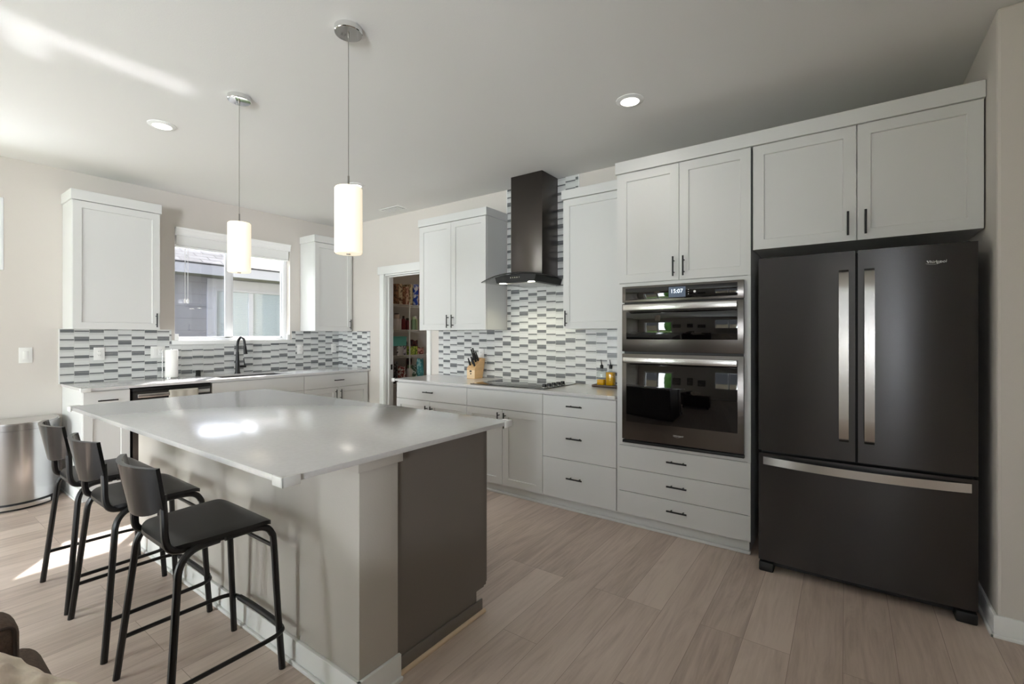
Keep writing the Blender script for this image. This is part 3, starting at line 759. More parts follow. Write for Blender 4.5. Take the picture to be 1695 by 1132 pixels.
mb = MB(); fbox(mb, 'A', -1.798, -1.780, 0.004, DA-0.02, 0.085, 0.884); fbox(mb, 'A', -0.888, -0.871, 0.004, DA-0.02, 0.085, 0.884); fbox(mb, 'A', -1.78, -0.888, 0.6, DA-0.02, 0.085, 0.884); fbox(mb, 'A', -1.78, -0.888, 0.004, DA-0.02, 0.085, 0.1)
obj('carcass', mb, M['cab'], c, smooth=False)
drawer(c, 'A', -1.796, -0.870-g, DA, za2+g, za1, handle=False, name='false_front')
door(c, 'A', -1.796, -1.335, DA, 0.083, za2-g, -1.367, 0.62); door(c, 'A', -1.331, -0.870-g, DA, 0.083, za2-g, -1.299, 0.62)
toe(c, 'A', -1.798, -0.870, 0.60, 0.084, 0.62)
c = thing('base_cabinet', 'white corner base cabinet with a drawer over two doors right of the sink', 'cabinet', (0.3, -0.45, 0), 'base cabinets along the window wall')
carcass(c, 'A', -0.868, -0.004, 0.004, DA-0.020, 0.085, 0.8840)
drawer(c, 'A', -0.870+g, -0.0285, DA, za2+g, za1)
mid = (-0.869-0.0285)/2
door(c, 'A', -0.870+g, mid-g, DA, 0.083, za2-g, mid-0.032, 0.625); door(c, 'A', mid+g, -0.0285, DA, 0.083, za2-g, mid+0.032, 0.625)
toe(c, 'A', -0.870, -0.004, 0.60, 0.084, 0.62)
# dishwasher
dw = thing('dishwasher', 'dark stainless dishwasher below the sunlit worktop with a towel on its handle', 'dishwasher', (0.3, -2.11, 0))
obj('body', MB().box(0.02, 0.615, -2.416, -1.802, 0.02, 0.878), M['blackplastic'], dw, smooth=False)
obj('door_panel', MB().box(0.616, 0.650, -2.404, -1.814, 0.10, 0.848, 0.003), M['blacksteel'], dw)
obj('control_strip', MB().box(0.616, 0.652, -2.404, -1.814, 0.850, 0.874, 0.003), M['blackplastic'], dw)
mb = MB().box(0.672, 0.690, -2.378, -1.830, 0.797, 0.829, 0.004); mb.box(0.648, 0.675, -2.372, -2.35, 0.80, 0.826, 0.003); mb.box(0.648, 0.675, -1.858, -1.836, 0.80, 0.826, 0.003)
obj('handle', mb, M['handlesteel'], dw)['label'] = 'bright steel bar handle'
def towel_fn(u, v):
    y = -2.152+0.222*u
    L = v*0.80
    wob = 0.003*math.sin(u*18)
    if L < 0.36: return Vector((0.668+wob*0.3-0.0, y, 0.835-(0.36-L)))
    if L < 0.40:
        a = (L-0.36)/0.04*PI; return Vector((0.681-0.0135*math.cos(a), y, 0.832+0.011*math.sin(a)))
    return Vector((0.6945+wob, y, 0.832-(L-0.40)))
mb = MB().grid(towel_fn, 16, 44)
o = obj('dish_towel', mb, M['towel']); tag(o, 'cream waffle dish towel hanging over the dishwasher handle', 'towel')
md = o.modifiers.new('thick', 'SOLIDIFY'); md.thickness = 0.003; md.offset = 0

# ------------------------------------------------------------------ worktops
mb = MB()
SK = (0.125, 0.53, -1.66, -0.93)
mb.box(0.0085, SK[0], -2.7275, -0.009, ZA-0.02, ZA); mb.box(SK[1], 0.678, -2.7275, -0.009, ZA-0.02, ZA)
mb.box(SK[0], SK[1], -2.7275, SK[2], ZA-0.02, ZA); mb.box(SK[0], SK[1], SK[3], -0.009, ZA-0.02, ZA)
o = obj('worktop', mb, M['quartz'], None, smooth=False); tag(o, 'pale quartz worktop along the window wall with a sink cut-out', 'worktop')
o = obj('worktop', MB().box(1.856, 4.208, -0.651, -0.0085, ZB-0.02, ZB, 0.001), M['quartz'], None, smooth=False); tag(o, 'pale quartz worktop along the range wall holding the cooktop', 'worktop')
# sink
sk = thing('sink', 'black undermount sink set in the worktop below the window', 'sink', (0.33, -1.3, ZA-0.2))
mb = MB()
a0, a1, b0, b1 = SK; zb_ = ZA-0.22; zt_ = ZA-0.0205; tt = 0.012
mb.box(a0-tt, a1+tt, b0-tt, b1+tt, zb_-tt, zb_); mb.box(a0-tt, a0, b0-tt, b1+tt, zb_, zt_); mb.box(a1, a1+tt, b0-tt, b1+tt, zb_, zt_); mb.box(a0, a1, b0-tt, b0, zb_, zt_); mb.box(a0, a1, b1, b1+tt, zb_, zt_)
obj('basin', mb, M['sink'], sk, smooth=False)
obj('drain', MB().lathe([(0.045, 0), (0.045, 0.004), (0.02, 0.003)], (0.33, -1.3, zb_)), M['steel'], sk)
# faucet
fx, fy = 0.075, -1.315
fc = thing('faucet', 'matte black gooseneck faucet standing behind the sink', 'faucet', (fx, fy, ZA))
obj('base', MB().lathe([(0.029, 0), (0.029, 0.006), (0.024, 0.02), (0.0185, 0.16), (0.0145, 0.24)], (fx, fy, ZA)), M['black'], fc)
mb = MB().tube([(fx, fy, ZA+0.235), (fx, fy, ZA+0.31), (fx+0.015, fy+0.004, ZA+0.365), (fx+0.06, fy+0.012, ZA+0.40), (fx+0.105, fy+0.018, ZA+0.375), (fx+0.118, fy+0.02, ZA+0.33), (fx+0.122, fy+0.021, ZA+0.30)], 0.0125, 14, 6)
obj('spout', mb, M['black'], fc)
obj('spray_head', MB().cyl((fx+0.121, fy+0.021, ZA+0.305), (fx+0.135, fy+0.023, ZA+0.215), 0.0145, 0.0205), M['black'], fc)
mb = MB().cyl((fx, fy, ZA+0.075), (fx+0.004, fy+0.085, ZA+0.075), 0.014); mb.cyl((fx+0.004, fy+0.075, ZA+0.08), (fx+0.004, fy+0.062, ZA+0.165), 0.0065, 0.005)
obj('lever', mb, M['black'], fc)
ag = thing('air_gap', 'small ribbed black air gap cap left of the faucet', 'air gap', (0.075, -1.70, ZA))
mb = MB().lathe([(0.024, 0), (0.024, 0.008), (0.021, 0.010), (0.021, 0.055), (0.017, 0.060)], (0.075, -1.70, ZA))
for k in range(9):
    a = -0.9+k*0.22; mb.box(0.075+0.0215*math.cos(a)-0.002, 0.075+0.0215*math.cos(a)+0.002, -1.70+0.0215*math.sin(a)-0.0012, -1.70+0.0215*math.sin(a)+0.0012, ZA+0.014, ZA+0.05)
obj('cap', mb, M['black'], ag)
# paper towel
pt = thing('paper_towel_holder', 'white paper towel roll standing on the worktop under the window corner', 'paper towel', (0.14, -1.955, ZA))
obj('roll', MB().lathe([(0.012, 0.012), (0.052, 0.012), (0.053, 0.02), (0.053, 0.272), (0.050, 0.278), (0.018, 0.278), (0.018, 0.268)], (0.14, -1.955, ZA)), M['paper'], pt)
mb = MB().lathe([(0.07, 0), (0.07, 0.009), (0.066, 0.011)], (0.14, -1.955, ZA)); mb.cyl((0.14, -1.955, ZA+0.01), (0.14, -1.955, ZA+0.285), 0.007); mb.cyl((0.10, -2.018, ZA+0.008), (0.10, -2.018, ZA+0.27), 0.004)
obj('stand', mb, M['steel'], pt)

# ------------------------------------------------------------------ outlets and switches
def outlet(label, side, u, z, w, h, kind, group='wall plates'):
    d = 0.0085 if kind != 'wallswitch' else 0.0
    t_ = thing('outlet' if 'switch' not in kind else 'light_switch', label, 'outlet' if 'switch' not in kind else 'switch', fpt(side, u, d, z), group)
    obj('plate', fbox(MB(), side, u-w/2, u+w/2, d, d+0.006, z-h/2, z+h/2, 0.002), M['plate'], t_)
    if kind == 'duplex':
        for dz in (0.018, -0.018):
            f_ = obj('socket', fbox(MB(), side, u-0.016, u+0.016, d+0.005, d+0.008, z+dz-0.014, z+dz+0.014, 0.003), M['plate'], t_)
            for du in (-0.006, 0.006): obj('slot', fbox(MB(), side, u+du-0.001, u+du+0.001, d+0.0075, d+0.0085, z+dz-0.002, z+dz+0.007), M['slot'], f_, smooth=False)
    elif kind == 'wallswitch':
        obj('rocker', fbox(MB(), side, u-0.016, u+0.016, d+0.005, d+0.009, z-0.033, z+0.033, 0.002), M['plate'], t_)
    elif kind == 'combo_switch':
        obj('rocker', fbox(MB(), side, u-0.039, u-0.007, d+0.005, d+0.009, z-0.033, z+0.033, 0.002), M['plate'], t_)
        f_ = obj('socket', fbox(MB(), side, u+0.007, u+0.039, d+0.005, d+0.008, z-0.033, z+0.033, 0.002), M['plate'], t_)
        for dz in (0.018, -0.018):
            for du in (-0.006, 0.006): obj('slot', fbox(MB(), side, u+0.023+du-0.001, u+0.023+du+0.001, d+0.0075, d+0.0085, z+dz-0.002, z+dz+0.007), M['slot'], f_, smooth=False)
    return t_
outlet('white light switch on the bare wall above the trash can', 'A', -2.94, 1.160, 0.080, 0.128, 'wallswitch')
outlet('white outlet in the tile under the far left wall cabinet', 'A', -2.473, 1.158, 0.078, 0.114, 'duplex')
outlet('wide white switch and outlet plate left of the paper towel roll', 'A', -2.028, 1.160, 0.118, 0.114, 'combo_switch')
outlet('white outlet in the tile just right of the sink window', 'A', -0.555, 1.152, 0.074, 0.114, 'duplex')
outlet('white outlet in the tile by the room corner', 'A', -0.085, 1.155, 0.074, 0.114, 'duplex')
outlet('white outlet in the tile behind the knife block', 'B', 2.47, 1.128, 0.072, 0.116, 'duplex')

# ------------------------------------------------------------------ range hood
HX = 3.207
hd = thing('range_hood', 'black stainless chimney range hood with curved glass over the cooktop', 'range hood', (HX, -0.2, 1.78))
obj('chimney', MB().box(HX-0.167, HX+0.167, -0.280, -0.009, 1.84, CZ-0.001, 0.002), M['hood'], hd)
R = 0.90*0.5; sag = 0.055
def arc_z(x): return 1.860-sag*((x-HX)/0.38)**2
mb = MB()   # curved glass
def gl(u, v):
    x = HX-0.38+0.76*u
    yf = -0.492+0.05*((x-HX)/0.38)**2
    return Vector((x, -0.012+(yf+0.012)*v, arc_z(x)))
mb.grid(gl, 32, 8)
o = obj('glass_canopy', mb, M['hoodglass'], hd); md = o.modifiers.new('thick', 'SOLIDIFY'); md.thickness = 0.007; md.offset = 0
mb = MB()   # dark rim line along the glass front
pts = [(HX-0.38+0.76*k/24, -0.494+0.05*((0.76*k/24-0.38)/0.38)**2, arc_z(HX-0.38+0.76*k/24)) for k in range(25)]
mb.tube(pts, 0.0042, 8, 1)
obj('glass_edge', mb, M['blackplastic'], hd)
mb = MB()   # body with arched top
bx0, bx1 = HX-0.215, HX+0.215
top = [(bx0+(bx1-bx0)*k/16, arc_z(bx0+(bx1-bx0)*k/16)-0.006) for k in range(17)]
mb.prism([(bx0+0.018, 1.783), (bx1-0.018, 1.783)]+top[::-1], -0.455, -0.010, 'Y')
obj('body', mb, M['blackplastic'], hd)
obj('filter_panel', MB().box(bx0+0.06, bx1-0.06, -0.40, -0.05, 1.779, 1.7835, 0.001), M['handlesteel'], hd)
for k in range(5): obj('button', MB().cyl((3.165+k*0.022, -0.4545, 1.823), (3.165+k*0.022, -0.4585, 1.823), 0.0045, seg=12), M['chrome'], hd)
for x in (HX-0.15, HX+0.15): obj('hood_lamp', MB().lathe([(0.03, 0), (0.03, 0.004)], (x, -0.425, 1.7795), 20), M['led'], hd)
for x in (HX-0.15, HX+0.15):
    add_light('hood_spot', 'SPOT', (x, -0.36, 1.765), 5, (1.0, 0.95, 0.70), target=(x, -0.12, 0.9), spot_size=math.radians(115), spot_blend=0.9, shadow_soft_size=0.03)
# cooktop
ct = thing('cooktop', 'black glass cooktop let into the worktop below the hood', 'cooktop', (3.2, -0.32, ZB))
obj('glass_top', MB().box(2.818, 3.590, -0.590, -0.058, ZB+0.0005, ZB+0.006, 0.002), M['blackglass'], ct)
for k in range(5):
    y = -0.505+k*0.075
    kb = obj('knob', MB().lathe([(0.024, 0), (0.024, 0.006), (0.019, 0.010), (0.018, 0.026), (0.015, 0.029)], (3.535, y, ZB+0.0055), 24), M['black'], ct)
    obj('knob_ring', MB().lathe([(0.0265, 0), (0.0265, 0.003), (0.0245, 0.004)], (3.535, y, ZB+0.006), 24), M['chrome'], kb)
# knife block
kx, ky = 2.495, -0.165
kb = thing('knife_block', 'beech knife block full of black handled knives on the range worktop', 'knife block', (kx, ky, ZB))
mb = MB()   # side profile in (y, z)
mb.prism([(-0.205, ZB), (-0.085, ZB), (-0.040, ZB+0.195), (-0.095, ZB+0.205), (-0.205, ZB+0.105)], kx-0.052, kx+0.052, 'X', 0.002)
obj('block', mb, M['knifewood'], kb)
lb = obj('front_plate', MB().box(kx-0.050, kx+0.050, -0.2065, -0.2045, ZB+0.004, ZB+0.085, 0.0005), M['knifelabel'], kb)
mb = MB(); mb.box(kx-0.014, kx+0.012, -0.2072, -0.206, ZB+0.066, ZB+0.082); mb.box(kx-0.008, kx+0.008, -0.2072, -0.206, ZB+0.043, ZB+0.049)
mb.box(kx-0.006, kx+0.010, -0.2072, -0.206, ZB+0.049, ZB+0.055)
obj('mark', mb, M['mark'], lb, smooth=False)
nrm = Vector((0, -0.67, 0.74))
for i, (dx, t_, L) in enumerate([(-0.030, 0.80, 0.115), (-0.012, 0.85, 0.125), (0.008, 0.62, 0.095), (0.030, 0.72, 0.10), (-0.034, 0.28, 0.075), (-0.008, 0.40, 0.08), (0.028, 0.22, 0.08)]):
    p = Vector((kx+dx, -0.205+0.11*t_, ZB+0.105+0.10*t_))
    q = p+Vector((-0.12, -0.30, 0.95)).normalized()*L*0.95
    mb = MB().tube([p-(q-p)*0.12, p+(q-p)*0.35, p+(q-p)*0.75, q], lambda t: 0.0085+0.002*math.sin(t*PI*2), 8, 3)
    obj('knife_handle', mb, M['blackplastic'], kb)
# oil tray with bottles
tr = obj('tray', MB().box(3.80, 4.02, -0.185, -0.055, ZB+0.0005, ZB+0.012, 0.004).box(3.80, 4.02, -0.185, -0.18, ZB+0.002, ZB+0.02, 0.002).box(3.80, 3.805, -0.185, -0.055, ZB+0.002, ZB+0.02, 0.002).box(4.015, 4.02, -0.185, -0.055, ZB+0.002, ZB+0.02, 0.002), M['tray'])
tag(tr, 'dark wooden tray under the oil bottles beside the oven cabinet', 'tray')
def oil_bottle(x, y, fill, label):
    b_ = thing('oil_bottle', label, 'bottle', (x, y, ZB+0.0125), 'oil bottles')
    z = ZB+0.0125
    obj('glass_body', MB().box(x-0.033, x+0.033, y-0.033, y+0.033, z, z+0.118, 0.006).lathe([(0.02, 0.116), (0.012, 0.128), (0.011, 0.150)], (x, y, z), 16), M['bottle'], b_)
    obj('oil', MB().box(x-0.030, x+0.030, y-0.030, y+0.030, z+0.004, z+0.004+fill, 0.004), M['oil'], b_)
    obj('pour_spout', MB().lathe([(0.013, 0.140), (0.014, 0.165), (0.006, 0.172)], (x, y, z), 14).cyl((x, y, z+0.168), (x-0.006, y-0.004, z+0.215), 0.0045, 0.003, 10), M['blackplastic'], b_)
oil_bottle(3.862, -0.12, 0.045, 'square glass oil bottle less than half full with a black spout')
oil_bottle(3.940, -0.115, 0.108, 'square glass oil bottle nearly full of yellow oil against the oven cabinet')

# ------------------------------------------------------------------ wall oven
ov = thing('wall_oven', 'built in stainless combination microwave and oven with black glass doors', 'oven', (4.645, -0.65, 0.6))
OY = -0.6555
obj('housing', MB().box(OX0+0.006, OX1-0.006, -0.630, -0.08, OZ0+0.01, OZ1-0.006), M['fridgeside'], ov, smooth=False)
cp = obj('control_panel', MB().box(OX0, OX1, OY, -0.6285, 1.550, OZ1, 0.002), M['ovensteel'], ov)
obj('display_glass', MB().box(4.286, 4.995, OY-0.0012, OY+0.004, 1.566, 1.647, 0.001), M['blackglass'], cp)
sc_ = obj('screen', MB().box(4.583, 4.690, OY-0.002, OY-0.001, 1.573, 1.640), M['screen'], cp, smooth=False)
text_mesh('clock_digits', '15:07', 0.036, M['digits'], cp, Matrix.Translation((4.634, OY-0.0026, 1.611)) @ FACE_B, 0.0002)
mb = MB().lathe([(0.008, 0), (0.008, 0.001)], (0, 0, 0), 16)
for v in mb.bm.verts: v.co = Vector((4.746+v.co.x, OY-0.0012-v.co.z, 1.604+v.co.y))
for dz in (-0.014, 0.0, 0.014): mb.box(4.706, 4.710, OY-0.002, OY-0.001, 1.604+dz-0.002, 1.604+dz+0.002)
obj('touch_icons', mb, M['plate'], cp, smooth=False)
def oven_door(name, z0, z1, gz0, gz1, hz):
    d = obj(name, MB().box(OX0, OX1, OY-0.004, -0.6285, z0, z1, 0.003), M['ovensteel'], ov)
    obj('glass_window', MB().box(4.293, 4.996, OY-0.006, OY, gz0, gz1, 0.0015), M['blackglass'], d)
    mb_ = MB().box(4.288, 5.000, OY-0.055, OY-0.037, hz-0.0195, hz+0.0195, 0.003)
    for x in (4.300, 4.988): mb_.box(x-0.009, x+0.009, OY-0.045, OY-0.002, hz-0.015, hz+0.015, 0.002)
    obj('handle', mb_, M['handlesteel'], d)['label'] = 'bright flat bar handle'
    return d
oven_door('microwave_door', 1.213, 1.541, 1.297, 1.484, 1.512)
od = oven_door('oven_door', 0.610, 1.198, 0.731, 1.150, 1.156)
def logo(parent, x, y, z, w):
    s_ = w/0.0805
    f = text_mesh('logo', 'Whirlpool', 0.0185*s_, M['logo'], parent, Matrix.Translation((x, y, z)) @ FACE_B, 0.0004, shear=0.12)
    mb_ = MB()
    arc = [(x+(-0.010+0.034*math.cos(a))*s_*0.8, y, z+(-0.001+0.0105*math.sin(a))*s_) for a in [PI*(1.12+1.05*k/18) for k in range(19)]]
    mb_.tube(arc, 0.0007*s_, 6, 1)
    obj('logo_swirl', mb_, M['logo'], parent)
logo(od, 4.644, OY-0.0046, 0.671, 0.068)
obj('vent_trim', MB().box(OX0, OX1, OY+0.002, -0.6285, OZ0, 0.602, 0.002), M['blackplastic'], ov)

# ------------------------------------------------------------------ fridge
RX0, RX1 = 5.125, 6.0195
fr = thing('fridge', 'black stainless french door fridge with a bottom freezer drawer', 'fridge', (5.57, -0.45, 0))
obj('body', MB().box(RX0+0.012, RX1-0.012, -0.715, -0.05, 0.03, 1.742, 0.004), M['fridgeside'], fr)
obj('hinge_cover', MB().box(RX0+0.02, RX0+0.10, -0.76, -0.62, 1.742, 1.762, 0.006).box(RX1-0.10, RX1-0.02, -0.76, -0.62, 1.742, 1.762, 0.006), M['blackplastic'], fr)
def bulge(x): return 0.014*(1-((x-5.572)/0.4475)**2)
def fdoor(name, x0, x1, z0, z1):
    mb_ = MB(); n_ = 14
    poly = [(x0, -0.722)]+[(x0+(x1-x0)*k/n_, -0.776-bulge(x0+(x1-x0)*k/n_)) for k in range(n_+1)]+[(x1, -0.722)]
    mb_.prism(poly, z0, z1, 'Z', 0.0)
    return obj(name, mb_, M['blacksteel'], fr, angle=50)
dl = fdoor('door', RX0, 5.5665, 0.678, 1.7557); dr = fdoor('door', 5.5775, RX1, 0.678, 1.7557)
fz = fdoor('freezer_drawer', RX0, RX1, 0.060, 0.662)
obj('gasket', MB().box(RX0+0.01, RX1-0.01, -0.735, -0.71, 0.055, 1.752), M['blackplastic'], fr, smooth=False)
for d_, x in ((dl, 5.519), (dr, 5.624)):
    y_ = -0.776-bulge(x)
    mb = MB()
    prof_ = [(0.776, 0.004), (0.80, 0.030), (0.90, 0.036), (1.22, 0.040), (1.54, 0.036), (1.635, 0.030), (1.66, 0.004)]
    hw = 0.0205
    V = []
    poly = [(-1*(0), 0)]
    outer = [(y_-a, z) for z, a in prof_]; inner = [(y_-max(0.0, a-0.010), z) for z, a in prof_]
    mb.prism(outer+inner[::-1], x-hw, x+hw, 'X', 0.0)
    obj('handle', mb, M['handlesteel'], d_, angle=50)['label'] = 'tall bright steel handle'
mb = MB()
pts = []
for k in range(21):
    t_ = k/20; x = 5.149+(5.997-5.149)*t_
    out = 0.006+0.042*math.sin(PI*t_)**0.8
    pts.append((x, -0.776-bulge(x)-out, 0.622))
oute = [(p[0], p[1]) for p in pts]; inn = [(p[0], min(p[1]+0.014, -0.776-bulge(p[0])+0.001)) for p in pts]
mb.prism(oute+inn[::-1], 0.601, 0.643, 'Z', 0.0)
obj('handle', mb, M['handlesteel'], fz, angle=50)['label'] = 'long bowed steel handle'
logo(dr, 5.872, -0.776-bulge(5.872)-0.0008, 1.672, 0.083)
for x0, x1 in ((RX0+0.002, RX0+0.075), (RX1-0.078, RX1-0.002)):
    obj('foot', MB().box(x0, x1, -0.790, -0.62, 0.0, 0.052, 0.008), M['blackplastic'], fr)
obj('base_grille', MB().box(RX0+0.07, RX1-0.07, -0.735, -0.70, 0.022, 0.056), M['blackplastic'], fr, smooth=False)

# ------------------------------------------------------------------ island
IX0, IX1, IY0, IY1 = 1.708, 4.152, -3.004, -1.835
isl = thing('kitchen_island', 'kitchen island base with a painted half wall and a dark taupe end panel', 'island', (3.0, -2.35, 0))
PW0, PX = -2.712, 4.122
obj('half_wall', MB().box(1.873, PX, PW0, -2.535, 0, ZB-0.021, 0.003), M['islandwall'], isl)
mb = MB().box(1.865, PX+0.014, PW0-0.014, -2.522, ZB-0.056, ZB-0.0205, 0.002)
obj('cap_trim', mb, M['islandwall'], isl)
mb = MB()
mb.prism([(-2.534, 0.0), (-2.045, 0.0), (-2.045, 0.112), (-1.966, 0.112), (-1.966, ZB-0.0205), (-2.534, ZB-0.0205)], 1.90, 4.100, 'X')
obj('cabinet_body', mb, M['islandgrey'], isl, smooth=False)
for k in range(4):
    u0 = 1.903+k*0.5475
    mb = MB().box(u0, u0+0.543, -1.964, -1.945, 0.115, 0.868, 0.0015)
    obj('cabinet_door', mb, M['islandgrey'], isl, smooth=False)
obj('end_panel', MB().box(4.100, 4.107, -2.534, -1.992, 0.112, ZB-0.0205).box(4.100, 4.107, -2.534, -2.047, 0.0, 0.112), M['islandgrey'], isl, smooth=False)['label'] = 'dark taupe end panel'
mb = MB().box(PX, PX+0.014, PW0-0.014, -2.530, 0, 0.098, 0.002); mb.box(1.86, PX+0.014, PW0-0.014, PW0, 0, 0.098, 0.002)
mb.box(1.855, PX+0.026, PW0-0.026, PW0-0.014, 0, 0.016, 0.003); mb.box(PX+0.014, PX+0.026, PW0-0.026, -2.530, 0, 0.016, 0.003)
obj('baseboard', mb, M['trim'], isl)
obj('panel_plinth', MB().box(4.107, 4.115, -2.528, -2.010, 0.0, 0.066, 0.002), M['islandgrey'], isl)
obj('quarter_round', MB().tube([(4.117, -2.527, 0.006), (4.117, -2.3, 0.006), (4.117, -2.0, 0.006)], 0.011, 12, 1), M['quarter'], isl)['label'] = 'pale wood quarter round'
o = obj('island_worktop', MB().box(IX0, IX1, IY0, IY1, ZB-0.02, ZB, 0.0015), M['quartz']); tag(o, 'large pale quartz slab topping the island with guarded corners', 'worktop')
def guard(x, y, z, sx, sy, label, L=0.052, th=0.009, t=0.02):
    """soft L shaped guard pushed over a slab corner; sx, sy point outwards"""
    mb_ = MB()
    a = x+sx*th; c_ = y+sy*th
    for bx in ((a, x-sx*L, c_, y+sy*0.0005), (a, x+sx*0.0005, c_, y-sy*L)):
        mb_.box(bx[0], bx[1], bx[2], bx[3], z-t-0.009, z+0.0035, 0.004)
    o_ = obj('corner_guard', mb_, M['bumper'])
    return tag(o_, label, 'corner guard', 'soft corner guards')
guard(IX1, IY0, ZB, 1, -1, 'white rubber corner guard on the island corner nearest the stools')
guard(IX1, IY1, ZB, 1, 1, 'white rubber corner guard on the island corner pointing at the base cabinets')
guard(IX0, IY0, ZB, -1, -1, 'white rubber corner guard on the far left island corner')
guard(0.678, -2.7275, ZA, 1, -1, 'white rubber corner guard on the window worktop end above the trash can')
guard(1.856, -0.651, ZB, -1, -1, 'white rubber corner guard on the range worktop end by the pantry', L=0.035)
mb = MB().box(4.150, 4.2065, -0.658, -0.6515, ZB-0.024, ZB+0.002, 0.003)
o = obj('corner_guard', mb, M['bumper']); tag(o, 'white rubber corner guard on the range worktop end against the oven cabinet', 'corner guard', 'soft corner guards')

# ------------------------------------------------------------------ bar stools
def make_stool(cx, cy, label):
    st = thing('bar_stool', label, 'stool', (cx, cy, 0), 'bar stools along the island')
    P_ = lambda x, y, z: (cx+x, cy+y, z)
    # seat: rounded plate with waterfall front
    def outline(t):
        a = 2*PI*t; c_, s_ = math.cos(a), math.sin(a); e_ = 0.34
        X = math.copysign(abs(c_)**e_, c_); Y = math.copysign(abs(s_)**e_, s_)
        hw = 0.202+0.014*Y
        return X*hw, 0.010+Y*0.172
    mb_ = MB()
    nt, nr = 56, 7
    rings = []
    def hz(y):
        z = 0.611
        if y > 0.125: z -= 0.024*((y-0.125)/0.057)**2
        if y < -0.115: z -= 0.016*((-0.115-y)/0.047)**2
        return z
    top_c = mb_.bm.verts.new(P_(0, 0.01, hz(0.01))); bot_c = mb_.bm.verts.new(P_(0, 0.01, hz(0.01)-0.016))
    T_, B_ = [], []
    for k in range(1, nr+1):
        f = k/nr; rt, rb = [], []
        for i in range(nt):
            x, y = outline(i/nt); x, y = x*f, 0.01+(y-0.01)*f
            rt.append(mb_.bm.verts.new(P_(x, y, hz(y)-(0.003 if k == nr else 0)))); rb.append(mb_.bm.verts.new(P_(x, y, hz(y)-0.018)))
        T_.append(rt); B_.append(rb)
    for i in range(nt):
        j = (i+1) % nt
        mb_.bm.faces.new((top_c, T_[0][i], T_[0][j])); mb_.bm.faces.new((bot_c, B_[0][j], B_[0][i]))
        for k in range(nr-1):
            mb_.bm.faces.new((T_[k][i], T_[k+1][i], T_[k+1][j], T_[k][j])); mb_.bm.faces.new((B_[k][j], B_[k+1][j], B_[k+1][i], B_[k][i]))
        mb_.bm.faces.new((T_[-1][i], B_[-1][i], B_[-1][j], T_[-1][j]))
    obj('seat', mb_, M['seatplastic'], st, angle=50)
    # backrest: curved shell with rounded lower corners, thick
    mb_ = MB(); nu, nv = 22, 12
    def shell(u, v, side):
        x = -1+2*u
        zl = 0.700+0.034*abs(x)**3.0
        z = zl+(0.880-zl)*v
        hw = 0.156+0.019*v
        f = (0.88-z)/0.17
        bul = 0.050
        X = x*hw; Y = -0.209+0.032*f-bul*(1-x*x)
        if side:
            sl = 2*bul*x/hw; k = 0.017/math.sqrt(1+sl*sl)
            X -= sl*k; Y += k
        return Vector(P_(X, Y, z))
    Vf = [[mb_.bm.verts.new(shell(i/nu, j/nv, 1)) for j in range(nv+1)] for i in range(nu+1)]
    Vb = [[mb_.bm.verts.new(shell(i/nu, j/nv, 0)) for j in range(nv+1)] for i in range(nu+1)]
    for i in range(nu):
        for j in range(nv):
            mb_.bm.faces.new((Vf[i][j], Vf[i][j+1], Vf[i+1][j+1], Vf[i+1][j])); mb_.bm.faces.new((Vb[i][j], Vb[i+1][j], Vb[i+1][j+1], Vb[i][j+1]))
        mb_.bm.faces.new((Vf[i][0], Vf[i+1][0], Vb[i+1][0], Vb[i][0])); mb_.bm.faces.new((Vf[i][nv], Vb[i][nv], Vb[i+1][nv], Vf[i+1][nv]))
    for j in range(nv):
        mb_.bm.faces.new((Vf[0][j], Vb[0][j], Vb[0][j+1], Vf[0][j+1])); mb_.bm.faces.new((Vf[nu][j], Vf[nu][j+1], Vb[nu][j+1], Vb[nu][j]))
    obj('backrest', mb_, M['stoolplastic'], st, angle=50)['label'] = 'glossy curved backrest'
    r = 0.0125
    for s in (-1, 1):
        obj('back_support', MB().tube([P_(s*0.138, -0.178, 0.78), P_(s*0.146, -0.176, 0.70), P_(s*0.151, -0.175, 0.635), P_(s*0.156, -0.165, 0.597), P_(s*0.162, -0.135, 0.583), P_(s*0.166, -0.06, 0.583), P_(s*0.166, 0.10, 0.583)], r, 10, 4), M['stoolmetal'], st)
    for s in (-1, 1):
        obj('leg', MB().tube([P_(s*0.2525, -0.203, 0.0), P_(s*0.232, -0.182, 0.22), P_(s*0.208, -0.160, 0.46), P_(s*0.202, -0.152, 0.53), P_(s*0.197, -0.130, 0.567), P_(s*0.188, -0.09, 0.583), P_(s*0.184, -0.02, 0.584)], r, 10, 4), M['stoolmetal'], st)
        obj('leg', MB().tube([P_(s*0.205, 0.202, 0.0), P_(s*0.196, 0.188, 0.25), P_(s*0.190, 0.176, 0.50), P_(s*0.189, 0.168, 0.545), P_(s*0.187, 0.145, 0.573), P_(s*0.184, 0.10, 0.583), P_(s*0.184, 0.0, 0.584)], r, 10, 4), M['stoolmetal'], st)
    obj('cross_bar', MB().tube([P_(-0.191, 0.177, 0.49), P_(0, 0.178, 0.49), P_(0.191, 0.177, 0.49)], 0.0075, 8, 1), M['stoolmetal'], st)
    ft = [P_(-0.240, -0.187, 0.158), P_(-0.238, 0.02, 0.158), P_(-0.236, 0.13, 0.158), P_(-0.226, 0.180, 0.158), P_(-0.195, 0.206, 0.158), P_(-0.10, 0.212, 0.158), P_(0.10, 0.212, 0.158), P_(0.195, 0.206, 0.158), P_(0.226, 0.180, 0.158), P_(0.236, 0.13, 0.158), P_(0.238, 0.02, 0.158), P_(0.240, -0.187, 0.158)]
    fr_ = obj('foot_rest', MB().tube(ft, 0.0085, 10, 5), M['stoolmetal'], st)
